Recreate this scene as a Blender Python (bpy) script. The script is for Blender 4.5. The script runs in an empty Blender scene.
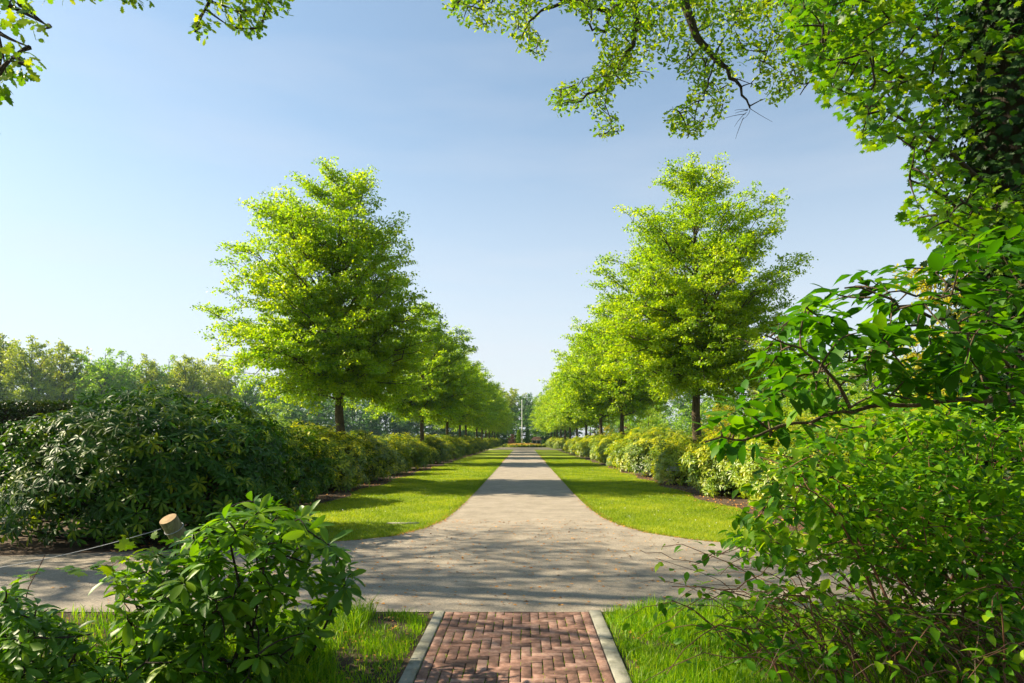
import bpy, math
import numpy as np
from mathutils import Vector

rng = np.random.default_rng(11)
scene = bpy.context.scene
COL = scene.collection
R = math.radians

# ------------------------------------------------------------------ camera, world, sun, exposure
F = 683.0; CX = 524.0; CY = 439.0; EYE = 1.6
cam_d = bpy.data.cameras.new('camera'); cam = bpy.data.objects.new('camera', cam_d); COL.objects.link(cam)
cam.location = (0, 0, EYE); cam.rotation_euler = (R(90), 0, 0)
cam_d.sensor_width = 36; cam_d.lens = 36 * F / 1024
cam_d.shift_x = (512 - CX) / 1024; cam_d.shift_y = (CY - 341.5) / 1024
cam_d.clip_start = 0.05; cam_d.clip_end = 6000
scene.camera = cam

SUN_EL = 36.0
SUN_DIR = np.array([-1.0, 0.20, 0.0]); SUN_DIR /= np.linalg.norm(SUN_DIR)
sun_vec = Vector((SUN_DIR[0] * math.cos(R(SUN_EL)), SUN_DIR[1] * math.cos(R(SUN_EL)), math.sin(R(SUN_EL))))
w = bpy.data.worlds.new('World'); scene.world = w; w.use_nodes = True
nt = w.node_tree; nt.nodes.clear()
N = nt.nodes.new; L = nt.links.new
sky = N('ShaderNodeTexSky'); sky.sky_type = 'NISHITA'; sky.sun_disc = False
sky.sun_elevation = R(SUN_EL); sky.sun_rotation = math.atan2(sun_vec.x, sun_vec.y)
sky.altitude = 0; sky.air_density = 1.0; sky.dust_density = 0.6; sky.ozone_density = 1.0
bg = N('ShaderNodeBackground'); bg.inputs['Strength'].default_value = 0.069
out = N('ShaderNodeOutputWorld')
# thin high cirrus, part of the sky itself
tc = N('ShaderNodeTexCoord'); mp = N('ShaderNodeMapping'); mp.inputs['Scale'].default_value = (1.3, 1.3, 7.0)
nz = N('ShaderNodeTexNoise'); nz.inputs['Scale'].default_value = 1.6; nz.inputs['Detail'].default_value = 4; nz.inputs['Roughness'].default_value = 0.55
cr = N('ShaderNodeMapRange'); cr.inputs['From Min'].default_value = 0.48; cr.inputs['From Max'].default_value = 0.85
cr.inputs['To Min'].default_value = 0.0; cr.inputs['To Max'].default_value = 0.22
mx = N('ShaderNodeMix'); mx.data_type = 'RGBA'; mx.inputs[7].default_value = (4.25, 4.4, 4.75, 1)
L(tc.outputs['Generated'], mp.inputs['Vector']); L(mp.outputs[0], nz.inputs['Vector'])
sx = N('ShaderNodeSeparateXYZ'); L(tc.outputs['Generated'], sx.inputs[0])
hz_m = N('ShaderNodeMapRange'); hz_m.interpolation_type = 'SMOOTHSTEP'; hz_m.inputs['From Min'].default_value = -0.05; hz_m.inputs['From Max'].default_value = 0.50
hz_m.inputs['To Min'].default_value = 0.95; hz_m.inputs['To Max'].default_value = 0.14; L(sx.outputs[2], hz_m.inputs['Value'])
ad_ = N('ShaderNodeMath'); ad_.operation = 'ADD'; ad_.use_clamp = True; L(cr.outputs[0], ad_.inputs[0]); L(hz_m.outputs[0], ad_.inputs[1])
L(nz.outputs['Fac'], cr.inputs['Value']); L(ad_.outputs[0], mx.inputs[0])
tint = N('ShaderNodeMix'); tint.data_type = 'RGBA'; tint.blend_type = 'MULTIPLY'; tint.inputs[0].default_value = 1; tint.inputs[7].default_value = (.90, 1.02, .98, 1)
L(sky.outputs[0], tint.inputs[6]); L(tint.outputs[2], mx.inputs[6]); L(mx.outputs[2], bg.inputs['Color']); L(bg.outputs[0], out.inputs['Surface'])

sd = bpy.data.lights.new('sun', 'SUN'); sd.energy = 5.0; sd.angle = R(0.6); sd.color = (1.0, 0.86, 0.62)
so = bpy.data.objects.new('sun', sd); COL.objects.link(so)
so.rotation_euler = sun_vec.to_track_quat('Z', 'Y').to_euler(); so.location = (-30, 0, 40)
vs = scene.view_settings
scene.display_settings.display_device = 'sRGB'
vs.view_transform = 'Standard'; vs.look = 'None'; vs.gamma = 1; vs.use_curve_mapping = False
vs.exposure = 1.52
scene.render.engine = 'CYCLES'
cy = scene.cycles
cy.max_bounces = 7; cy.diffuse_bounces = 4; cy.glossy_bounces = 2; cy.transmission_bounces = 4; cy.transparent_max_bounces = 4
cy.volume_bounces = 0; cy.caustics_reflective = False; cy.caustics_refractive = False
cy.use_denoising = True
try: cy.denoiser = 'OPENIMAGEDENOISE'
except Exception: pass
cy.use_adaptive_sampling = True; cy.adaptive_threshold = 0.015
cy.sample_clamp_indirect = 6

# ------------------------------------------------------------------ helpers
def at(px, py, z):
    return np.array([(px - CX) / F * z, z, EYE - (py - CY) / F * z])

def nrm(a):
    a = np.asarray(a, float)
    return a / np.maximum(np.linalg.norm(a, axis=-1, keepdims=True), 1e-9)

def inpoly(px, py, poly):
    x = np.asarray(px); y = np.asarray(py); c = np.zeros(x.shape, bool)
    n = len(poly)
    for i in range(n):
        x1, y1 = poly[i]; x2, y2 = poly[i - 1]
        if y1 == y2: continue
        c ^= ((y1 > y) != (y2 > y)) & (x < (x2 - x1) * (y - y1) / (y2 - y1) + x1)
    return c

class Geo:
    def __init__(s):
        s.v = []; s.n = 0; s.f = {3: [], 4: []}
    def add(s, V, faces, rnd=0.5, mi=0):
        """faces: dict/ list of int arrays (n,3) or (n,4)"""
        V = np.asarray(V, float).reshape(-1, 3)
        for Fa in faces:
            Fa = np.asarray(Fa, np.int64)
            if len(Fa) == 0: continue
            r = np.broadcast_to(np.asarray(rnd, float), (len(Fa),)) if np.ndim(rnd) <= 1 and (np.ndim(rnd) == 0 or len(rnd) == len(Fa)) else np.full(len(Fa), .5)
            s.f[Fa.shape[1]].append((Fa + s.n, r, np.full(len(Fa), mi)))
        s.v.append(V); s.n += len(V)
    def obj(s, name, mats, parent=None, smooth=False):
        V = np.concatenate(s.v) if s.v else np.zeros((0, 3))
        loops = []; totals = []; rnd = []; mi = []
        for k in (3, 4):
            for Fa, r, m in s.f[k]:
                loops.append(Fa.ravel()); totals.append(np.full(len(Fa), k)); rnd.append(r); mi.append(m)
        loops = np.concatenate(loops); totals = np.concatenate(totals); rnd = np.concatenate(rnd); mi = np.concatenate(mi)
        me = bpy.data.meshes.new(name)
        me.vertices.add(len(V)); me.vertices.foreach_set('co', V.astype(np.float32).ravel())
        me.loops.add(len(loops)); me.loops.foreach_set('vertex_index', loops.astype(np.int32))
        me.polygons.add(len(totals))
        st = np.concatenate([[0], np.cumsum(totals)[:-1]]).astype(np.int32)
        me.polygons.foreach_set('loop_start', st); me.polygons.foreach_set('loop_total', totals.astype(np.int32))
        me.polygons.foreach_set('material_index', mi.astype(np.int32))
        if smooth: me.polygons.foreach_set('use_smooth', np.ones(len(totals), bool))
        me.update(calc_edges=True)
        a = me.attributes.new('rnd', 'FLOAT', 'FACE'); a.data.foreach_set('value', rnd.astype(np.float32))
        for m in (mats if isinstance(mats, (list, tuple)) else [mats]): me.materials.append(m)
        o = bpy.data.objects.new(name, me); COL.objects.link(o)
        if parent is not None: o.parent = parent
        return o

def leaves(g, tpl, P, D, Nn, S, rnd, mi=0):
    tv, tf = tpl
    P = np.asarray(P, float); n = len(P)
    if n == 0: return
    D = nrm(D); s = nrm(np.cross(D, Nn)); nn = np.cross(s, D)
    S = np.broadcast_to(np.asarray(S, float), (n,))
    V = P[:, None, :] + S[:, None, None] * (tv[None, :, 0:1] * s[:, None] + tv[None, :, 1:2] * D[:, None] + tv[None, :, 2:3] * nn[:, None])
    k = len(tv); base = (np.arange(n) * k)[:, None, None]
    rnd = np.broadcast_to(np.asarray(rnd, float), (n,))
    first = True
    for fa in tf:
        fa = np.asarray(fa)
        FF = (fa[None] + base).reshape(-1, fa.shape[1])
        rr = np.repeat(rnd, len(fa))
        if first: g.add(V.reshape(-1, 3), [FF], rr, mi); first = False
        else:
            g.f[FF.shape[1]].append((FF + g.n - n * k, rr, np.full(len(FF), mi)))

def tubes(g, P, Rr, sides=4, mi=0, rnd=.5, cap=False):
    P = np.asarray(P, float); Rr = np.asarray(Rr, float)
    if P.ndim == 2: P = P[None]; Rr = Rr[None]
    M, K, _ = P.shape
    if M == 0: return
    Rr = np.broadcast_to(Rr, (M, K))
    T = nrm(np.gradient(P, axis=1))
    ov = nrm(P[:, -1] - P[:, 0] + 1e-6)
    ref = np.where(np.abs(ov[:, 2:3]) > .8, np.array([[1., 0, 0]]), np.array([[0, 0, 1.]]))[:, None, :]
    u = nrm(np.cross(T, np.broadcast_to(ref, T.shape))); v = np.cross(T, u)
    a = np.arange(sides) * 2 * np.pi / sides
    V = P[:, :, None, :] + Rr[:, :, None, None] * (np.cos(a)[None, None, :, None] * u[:, :, None] + np.sin(a)[None, None, :, None] * v[:, :, None])
    i = np.arange(K - 1)[:, None]; j = np.arange(sides)[None]
    q = np.stack([i * sides + j, i * sides + (j + 1) % sides, (i + 1) * sides + (j + 1) % sides, (i + 1) * sides + j], -1).reshape(-1, 4)
    Q = (q[None] + (np.arange(M) * K * sides)[:, None, None]).reshape(-1, 4)
    fs = [Q]
    g.add(V.reshape(-1, 3), fs, rnd, mi)
    if cap and sides > 4:
        for m in range(M):
            for kk in (0, K - 1):
                c = P[m, kk]; ring = V[m, kk]
                vv = np.vstack([ring, c]); t = [[x, (x + 1) % sides, sides] for x in range(sides)]
                g.add(vv, [np.array(t)], rnd, mi)

def bez(p0, p1, p2, K):
    t = np.linspace(0, 1, K); 
    p0 = np.atleast_2d(p0)[:, None]; p1 = np.atleast_2d(p1)[:, None]; p2 = np.atleast_2d(p2)[:, None]; t = t[None, :, None]
    return (1 - t) ** 2 * p0 + 2 * t * (1 - t) * p1 + t ** 2 * p2

def box(g, x0, x1, y0, y1, z0, z1, rnd=.5, mi=0):
    V = [(x, y, z) for z in (z0, z1) for y in (y0, y1) for x in (x0, x1)]
    Fq = [[0, 2, 3, 1], [4, 5, 7, 6], [0, 1, 5, 4], [1, 3, 7, 5], [3, 2, 6, 7], [2, 0, 4, 6]]
    g.add(V, [np.array(Fq)], rnd, mi)

# leaf templates: x side, y along, z normal
def T_quad(wd=.30, my=.45, fold=.07, droop=-.08):
    return (np.array([(0, 0, 0), (wd, my, fold), (0, 1, droop), (-wd, my, fold), (0, my, 0)]),
            [np.array([(0, 1, 4), (1, 2, 4), (2, 3, 4), (3, 0, 4)])])
def T_dia(wd=.32, my=.45, fold=.08, droop=-.06):
    return (np.array([(0, 0, 0), (wd, my, fold), (0, 1, droop), (-wd, my, fold)]), [np.array([(0, 1, 2), (0, 2, 3)])])
def T_strip(ys, ws, fold=.25, droop=.25):
    ys = np.array(ys); ws = np.array(ws); V = [(0, 0, 0)]
    for y, wv in zip(ys, ws):
        z = -droop * y * y
        V += [(-wv, y, z + fold * wv), (0, y, z), (wv, y, z + fold * wv)]
    V.append((0, 1, -droop)); n = len(ys); tr = [(0, 2, 1), (0, 3, 2)]; qd = []
    for i in range(n - 1):
        a = 1 + 3 * i; b = a + 3
        qd += [(a, a + 1, b + 1, b), (a + 1, a + 2, b + 2, b + 1)]
    a = 1 + 3 * (n - 1); e = 1 + 3 * n
    tr += [(a, a + 1, e), (a + 1, a + 2, e)]
    return (np.array(V, float), [np.array(tr), np.array(qd)])
RHODO = T_strip([.12, .38, .68, .9], [.04, .115, .14, .08], fold=.4, droop=.30)
RHODO_W = T_strip([.12, .38, .68, .9], [.05, .145, .175, .10], fold=.35, droop=.28)
RHODO_LO = T_strip([.4, .75], [.14, .14], fold=.35, droop=.2)
OVATE = T_strip([.1, .3, .55, .8], [.12, .26, .27, .15], fold=.25, droop=.3)
ELDER = T_strip([.12, .38, .7], [.14, .25, .20], fold=.2, droop=.25)
def T_fan(half, cy=.42, dz=.18):
    pts = list(half) + [(-x, y) for x, y in reversed(half[1:-1])]
    V = [(0, cy, 0)] + [(x, y, -dz * (x * x * 2 + (y - cy) ** 2)) for x, y in pts]
    n = len(pts)
    return (np.array(V, float), [np.array([(0, 1 + i, 1 + (i + 1) % n) for i in range(n)])])
MAPLE = T_fan([(0, 0), (.10, .10), (.40, .04), (.33, .22), (.62, .36), (.50, .46), (.60, .62), (.30, .56), (.26, .72), (.34, .86), (.14, .80), (0, 1.08)])
OAKL = T_fan([(0, 0), (.07, .14), (.20, .22), (.12, .32), (.30, .46), (.17, .52), (.34, .72), (.18, .76), (.18, .92), (0, 1.0)], cy=.5)

# ------------------------------------------------------------------ materials
def mat(name):
    m = bpy.data.materials.new(name); m.use_nodes = True; n = m.node_tree; n.nodes.clear()
    return m, n, n.nodes.new, n.links.new

def ramp(n, cols, pos=None):
    r = n.nodes.new('ShaderNodeValToRGB'); e = r.color_ramp.elements
    while len(e) < len(cols): e.new(.5)
    for i, c in enumerate(cols):
        e[i].position = pos[i] if pos else i / (len(cols) - 1); e[i].color = (*c, 1)
    return r

def leaf_mat(name, cols, trans, tf=.38, rough=.45, spec=.4, nscale=.6, namp=.35):
    m, n, NN, LL = mat(name)
    at_ = NN('ShaderNodeAttribute'); at_.attribute_name = 'rnd'
    tcn = NN('ShaderNodeTexCoord'); no = NN('ShaderNodeTexNoise'); no.inputs['Scale'].default_value = nscale; no.inputs['Detail'].default_value = 2
    LL(tcn.outputs['Object'], no.inputs['Vector'])
    ma = NN('ShaderNodeMath'); ma.operation = 'MULTIPLY_ADD'; ma.inputs[1].default_value = namp * 2; ma.inputs[2].default_value = -namp
    LL(no.outputs['Fac'], ma.inputs[0])
    ad = NN('ShaderNodeMath'); ad.operation = 'ADD'; ad.use_clamp = True
    LL(at_.outputs['Fac'], ad.inputs[0]); LL(ma.outputs[0], ad.inputs[1])
    rp = ramp(n, cols); LL(ad.outputs[0], rp.inputs[0])
    p = NN('ShaderNodeBsdfPrincipled'); p.inputs['Roughness'].default_value = rough; p.inputs['Specular IOR Level'].default_value = spec
    LL(rp.outputs[0], p.inputs['Base Color'])
    t = NN('ShaderNodeBsdfTranslucent')
    mxx = NN('ShaderNodeMix'); mxx.data_type = 'RGBA'; mxx.blend_type = 'MULTIPLY'; mxx.inputs[0].default_value = 1.0
    LL(rp.outputs[0], mxx.inputs[6]); mxx.inputs[7].default_value = (*trans, 1)
    LL(mxx.outputs[2], t.inputs['Color'])
    ms = NN('ShaderNodeMixShader'); ms.inputs[0].default_value = tf
    o = NN('ShaderNodeOutputMaterial'); LL(p.outputs[0], ms.inputs[1]); LL(t.outputs[0], ms.inputs[2]); LL(ms.outputs[0], o.inputs[0])
    return m

def simple(name, cols, scale=5, rough=.8, detail=5, bump=0, coord='Object', stretch=(1, 1, 1), spec=.3, attr=0.0, bscale=None):
    m, n, NN, LL = mat(name)
    tcn = NN('ShaderNodeTexCoord'); mpn = NN('ShaderNodeMapping'); mpn.inputs['Scale'].default_value = stretch
    no = NN('ShaderNodeTexNoise'); no.inputs['Scale'].default_value = scale; no.inputs['Detail'].default_value = detail; no.inputs['Roughness'].default_value = .62
    LL(tcn.outputs[coord], mpn.inputs[0]); LL(mpn.outputs[0], no.inputs['Vector'])
    rp = ramp(n, cols, [.3 + .4 * i / max(1, len(cols) - 1) for i in range(len(cols))])
    if attr:
        at_ = NN('ShaderNodeAttribute'); at_.attribute_name = 'rnd'
        ma = NN('ShaderNodeMath'); ma.operation = 'MULTIPLY_ADD'; ma.inputs[1].default_value = attr; LL(at_.outputs['Fac'], ma.inputs[0])
        sb = NN('ShaderNodeMath'); sb.operation = 'SUBTRACT'; sb.inputs[1].default_value = attr / 2; LL(no.outputs['Fac'], sb.inputs[0]); LL(sb.outputs[0], ma.inputs[2])
        LL(ma.outputs[0], rp.inputs[0])
    else: LL(no.outputs['Fac'], rp.inputs[0])
    p = NN('ShaderNodeBsdfPrincipled'); p.inputs['Roughness'].default_value = rough; p.inputs['Specular IOR Level'].default_value = spec
    LL(rp.outputs[0], p.inputs['Base Color'])
    if bump:
        n2 = NN('ShaderNodeTexNoise'); n2.inputs['Scale'].default_value = bscale or scale * 4; n2.inputs['Detail'].default_value = 3
        LL(mpn.outputs[0], n2.inputs['Vector'])
        b = NN('ShaderNodeBump'); b.inputs['Strength'].default_value = bump; b.inputs['Distance'].default_value = .02
        LL(n2.outputs['Fac'], b.inputs['Height']); LL(b.outputs[0], p.inputs['Normal'])
    o = NN('ShaderNodeOutputMaterial'); LL(p.outputs[0], o.inputs[0])
    return m

YT = (1.9, 1.9, .7)
M_LIND = leaf_mat('linden_leaf', [(.068, .165, .003), (.20, .32, .004), (.42, .475, .006)], (2.0, 1.95, .5), tf=.48, nscale=.35)
M_LIND_N = leaf_mat('linden_leaf_near', [(.068, .165, .003), (.20, .32, .004), (.42, .475, .006)], (2.0, 1.95, .5), tf=.48, nscale=.3)
M_BARK = simple('bark', [(.030, .022, .012), (.075, .055, .030), (.12, .09, .05)], scale=6, bump=.8, stretch=(3, 3, .6), rough=.9)
M_BARKD = simple('bark_dark', [(.018, .014, .010), (.05, .036, .024)], scale=8, bump=.6, stretch=(3, 3, .8), rough=.9)
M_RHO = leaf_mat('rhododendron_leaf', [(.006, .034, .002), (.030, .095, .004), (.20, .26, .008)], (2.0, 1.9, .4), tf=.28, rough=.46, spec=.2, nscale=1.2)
M_RHOF = leaf_mat('rhododendron_leaf_fresh', [(.026, .095, .004), (.08, .19, .006), (.24, .35, .012)], (2.0, 1.9, .5), tf=.36, rough=.42, spec=.28, nscale=2.5, namp=.25)
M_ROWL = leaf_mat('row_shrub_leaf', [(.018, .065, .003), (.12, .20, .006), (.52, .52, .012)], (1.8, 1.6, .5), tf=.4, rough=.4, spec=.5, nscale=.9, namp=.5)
M_ROWR = leaf_mat('row_shrub_leaf_golden', [(.05, .13, .004), (.20, .29, .008), (.46, .45, .014)], (1.8, 1.6, .5), tf=.38, rough=.4, spec=.5, nscale=.9, namp=.5)
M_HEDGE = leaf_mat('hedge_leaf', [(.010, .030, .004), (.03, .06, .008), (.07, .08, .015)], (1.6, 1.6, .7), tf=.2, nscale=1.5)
M_WOODA = leaf_mat('woodland_leaf_olive', [(.09, .16, .008), (.25, .33, .014), (.46, .47, .03)], (1.6, 1.5, .8), tf=.35, nscale=.15, namp=.5)
M_WOODB = leaf_mat('woodland_leaf_green', [(.07, .17, .008), (.19, .33, .014), (.36, .46, .02)], (1.6, 1.7, .8), tf=.35, nscale=.15, namp=.5)
M_WOODC = leaf_mat('woodland_leaf_deep', [(.02, .075, .014), (.07, .155, .020), (.15, .24, .03)], (1.5, 1.7, .9), tf=.3, nscale=.15, namp=.4)
M_BRIGHT = leaf_mat('bright_shrub_leaf', [(.12, .24, .012), (.22, .33, .02), (.36, .42, .03)], (1.6, 1.6, .6), tf=.4, nscale=.5)
M_GOLD = leaf_mat('golden_leaf', [(.20, .24, .010), (.36, .36, .02), (.52, .46, .04)], (1.5, 1.3, .4), tf=.4, nscale=.5)
M_COPPER = leaf_mat('copper_leaf', [(.05, .016, .014), (.11, .035, .028), (.18, .075, .05)], (1.6, 1.2, 1.0), tf=.3, nscale=.5)
M_OAK = leaf_mat('oak_leaf', [(.035, .125, .004), (.10, .22, .006), (.25, .33, .012)], (2.3, 1.9, .5), tf=.5, nscale=.6, namp=.3)
M_MAPLE = leaf_mat('maple_leaf', [(.018, .085, .003), (.05, .145, .004), (.17, .27, .006)], (2.4, 2.0, .5), tf=.52, nscale=1.2, namp=.3)
M_IVY = leaf_mat('ivy_leaf', [(.006, .022, .004), (.012, .045, .006), (.04, .09, .008)], (1.8, 1.8, .6), tf=.2, rough=.55, spec=.2, nscale=2)
M_ELDER = leaf_mat('elder_leaf', [(.016, .08, .003), (.045, .145, .004), (.12, .25, .008)], (2.2, 2.1, .4), tf=.42, rough=.5, spec=.2, nscale=1.5, namp=.25)
M_SHR = leaf_mat('broad_shrub_leaf', [(.016, .08, .003), (.075, .21, .005), (.27, .40, .010)], (2.2, 2.0, .5), tf=.45, rough=.45, spec=.25, nscale=1.5, namp=.3)
M_GRASS = leaf_mat('grass_blade', [(.09, .16, .004), (.20, .28, .006), (.36, .38, .02)], (1.7, 1.7, .5), tf=.4, rough=.5, spec=.3, nscale=.5, namp=.25)
M_GRASSF = leaf_mat('long_grass_blade', [(.05, .15, .003), (.14, .28, .005), (.30, .40, .012)], (2.0, 2.0, .5), tf=.42, rough=.45, spec=.3, nscale=1.2, namp=.3)
M_TWIG = simple('twig', [(.08, .034, .018), (.19, .09, .05)], scale=12, rough=.7)
M_TWIGP = simple('pale_twig', [(.15, .10, .06), (.28, .20, .13)], scale=12, rough=.7)
M_PINK = simple('pink_petal', [(.50, .16, .34), (.70, .30, .48)], scale=20, rough=.6)
M_POST = simple('post_wood', [(.13, .11, .055), (.30, .26, .14)], scale=9, stretch=(4, 4, .7), bump=.6, rough=.9)
M_CUT = simple('sawn_wood', [(.24, .165, .085), (.36, .26, .14)], scale=30, rough=.9)
M_WIRE = simple('wire', [(.25, .26, .28), (.35, .36, .38)], scale=30, rough=.5)
M_SOIL = simple('soil', [(.022, .014, .008), (.065, .042, .024), (.14, .09, .055)], scale=3.5, detail=9, bump=1.0, rough=1, bscale=40)
M_KERB = simple('kerb_concrete', [(.12, .12, .09), (.235, .23, .185), (.30, .29, .24)], scale=9, detail=12, bump=.3, bscale=90, attr=.25)
M_WHITE = simple('white_pole_paint', [(.70, .70, .68), (.8, .8, .78)], scale=2)
M_STEEL = simple('dark_metal', [(.03, .03, .03), (.05, .05, .05)], scale=9, rough=.5)
M_LABEL = simple('label_plate', [(.30, .32, .32), (.45, .47, .46)], scale=14, rough=.35)
M_ROOF = simple('red_roof_tile', [(.36, .15, .09), (.46, .21, .13)], scale=4, rough=.8)
M_WALL = simple('grey_wall', [(.20, .20, .21), (.28, .28, .28)], scale=2)
M_DARK = simple('dark_opening', [(.02, .02, .022), (.035, .035, .035)], scale=2, rough=.4)
M_ORANGE = simple('orange_flower', [(.50, .26, .05), (.60, .46, .10)], scale=2)
M_LITTER = simple('leaf_litter', [(.30, .11, .02), (.62, .30, .06)], scale=30, attr=.4)

def ground_mat():
    m, n, NN, LL = mat('lawn_ground')
    tcn = NN('ShaderNodeTexCoord')
    a = NN('ShaderNodeTexNoise'); a.inputs['Scale'].default_value = .35; a.inputs['Detail'].default_value = 6; a.inputs['Roughness'].default_value = .6
    b = NN('ShaderNodeTexNoise'); b.inputs['Scale'].default_value = 14; b.inputs['Detail'].default_value = 8; b.inputs['Roughness'].default_value = .7
    LL(tcn.outputs['Object'], a.inputs['Vector']); LL(tcn.outputs['Object'], b.inputs['Vector'])
    s = NN('ShaderNodeMath'); s.operation = 'MULTIPLY_ADD'; s.inputs[1].default_value = .5
    h = NN('ShaderNodeMath'); h.operation = 'MULTIPLY'; h.inputs[1].default_value = .5
    LL(a.outputs['Fac'], h.inputs[0]); LL(b.outputs['Fac'], s.inputs[0]); LL(h.outputs[0], s.inputs[2])
    rp = ramp(n, [(.06, .11, .005), (.165, .225, .007), (.31, .31, .025)], [.38, .5, .62]); LL(s.outputs[0], rp.inputs[0])
    p = NN('ShaderNodeBsdfPrincipled'); p.inputs['Roughness'].default_value = .9; p.inputs['Specular IOR Level'].default_value = .15
    LL(rp.outputs[0], p.inputs['Base Color'])
    bp = NN('ShaderNodeBump'); bp.inputs['Strength'].default_value = .5; bp.inputs['Distance'].default_value = .04
    LL(b.outputs['Fac'], bp.inputs['Height']); LL(bp.outputs[0], p.inputs['Normal'])
    o = NN('ShaderNodeOutputMaterial'); LL(p.outputs[0], o.inputs[0]); return m
M_GROUND = ground_mat()

def asphalt_mat():
    m, n, NN, LL = mat('worn_asphalt')
    tcn = NN('ShaderNodeTexCoord')
    a = NN('ShaderNodeTexNoise'); a.inputs['Scale'].default_value = 1.6; a.inputs['Detail'].default_value = 12; a.inputs['Roughness'].default_value = .74
    v = NN('ShaderNodeTexVoronoi'); v.inputs['Scale'].default_value = 95
    b = NN('ShaderNodeTexNoise'); b.inputs['Scale'].default_value = 60; b.inputs['Detail'].default_value = 5; b.inputs['Roughness'].default_value = .8
    for q in (a, v, b): LL(tcn.outputs['Object'], q.inputs['Vector'])
    r1 = ramp(n, [(.205, .176, .138), (.312, .272, .220)], [.35, .65]); LL(a.outputs['Fac'], r1.inputs[0])
    r2 = ramp(n, [(.40, .40, .40), (1.0, 1.0, 1.0), (1.6, 1.55, 1.45)], [.34, .5, .68]); LL(b.outputs['Fac'], r2.inputs[0])
    mm = NN('ShaderNodeMix'); mm.data_type = 'RGBA'; mm.blend_type = 'MULTIPLY'; mm.inputs[0].default_value = .8
    LL(r1.outputs[0], mm.inputs[6]); LL(r2.outputs[0], mm.inputs[7])
    r3 = ramp(n, [(.45, .43, .38), (1, 1, 1)], [.0, .22]); LL(v.outputs['Distance'], r3.inputs[0])
    m3 = NN('ShaderNodeMix'); m3.data_type = 'RGBA'; m3.blend_type = 'MULTIPLY'; m3.inputs[0].default_value = .35
    LL(mm.outputs[2], m3.inputs[6]); LL(r3.outputs[0], m3.inputs[7])
    p = NN('ShaderNodeBsdfPrincipled'); p.inputs['Roughness'].default_value = .85; p.inputs['Specular IOR Level'].default_value = .25
    LL(m3.outputs[2], p.inputs['Base Color'])
    bp = NN('ShaderNodeBump'); bp.inputs['Strength'].default_value = .5; bp.inputs['Distance'].default_value = .008
    LL(b.outputs['Fac'], bp.inputs['Height']); LL(bp.outputs[0], p.inputs['Normal'])
    o = NN('ShaderNodeOutputMaterial'); LL(p.outputs[0], o.inputs[0]); return m
M_ASPH = asphalt_mat()
M_BRICK = simple('clay_brick', [(.10, .055, .040), (.21, .115, .085), (.34, .215, .17)], scale=16, detail=9, bump=.35, bscale=120, attr=.28, rough=.85)
M_JOINT = simple('mossy_joint', [(.015, .014, .008), (.04, .05, .012), (.07, .12, .015)], scale=5, detail=6, rough=1)

# ------------------------------------------------------------------ tagging
def tag(o, label=None, cat=None, group=None, kind=None):
    if label: o['label'] = label
    if cat: o['category'] = cat
    if group: o['group'] = group
    if kind: o['kind'] = kind
    return o
def empty(name, loc=(0, 0, 0), rz=0, sc=1):
    o = bpy.data.objects.new(name, None); COL.objects.link(o); o.location = loc; o.rotation_euler = (0, 0, rz)
    o.scale = (sc, sc, sc) if np.isscalar(sc) else sc; o.empty_display_size = .3
    return o
def dup(root, loc, rz=0, sc=1, label=None, group=None, cat=None, leafmat=None):
    c = root.copy(); COL.objects.link(c); c.location = loc; c.rotation_euler = (0, 0, rz)
    c.scale = (sc, sc, sc) if np.isscalar(sc) else sc
    if label: c['label'] = label
    if group: c['group'] = group
    if cat: c['category'] = cat
    for ch in [o for o in root.children]:
        d = ch.copy(); COL.objects.link(d); d.parent = c
        if leafmat and ch.name.split('.')[0] in ('crown', 'foliage'):
            for s_ in d.material_slots: s_.link = 'OBJECT'
            d.material_slots[0].material = leafmat
        for gch in ch.children:
            e = gch.copy(); COL.objects.link(e); e.parent = d
    return c
ORD = ['first', 'second', 'third', 'fourth', 'fifth', 'sixth', 'seventh', 'eighth', 'ninth', 'tenth', 'eleventh', 'twelfth', 'thirteenth', 'fourteenth',
       'fifteenth', 'sixteenth', 'seventeenth', 'eighteenth', 'nineteenth', 'twentieth', 'twenty-first', 'twenty-second', 'twenty-third', 'twenty-fourth', 'twenty-fifth', 'twenty-sixth'] + [w_ for w_ in ('twenty-seventh', 'twenty-eighth', 'twenty-ninth', 'thirtieth', 'thirty-first', 'thirty-second', 'thirty-third', 'thirty-fourth', 'thirty-fifth', 'thirty-sixth', 'thirty-seventh', 'thirty-eighth', 'thirty-ninth', 'fortieth', 'forty-first', 'forty-second')]

# ------------------------------------------------------------------ ground and paving
g = Geo()
def sheet(name, pts, z, m, kind='structure', sub=None):
    """flat polygon strip: pts list of (y, x0, x1)"""
    gg = Geo(); V = []; Fq = []
    for i, (y, x0, x1) in enumerate(pts):
        V += [(x0, y, z), (x1, y, z)]
        if i: Fq.append((2 * i - 2, 2 * i - 1, 2 * i + 1, 2 * i))
    gg.add(V, [np.array(Fq)])
    return tag(gg.obj(name, m), kind=kind)

gr = Geo(); gr.add([(-2500, -200, 0), (2500, -200, 0), (2500, 4000, 0), (-2500, 4000, 0)], [np.array([(0, 1, 2, 3)])])
tag(gr.obj('ground', M_GROUND), kind='structure')

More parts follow.
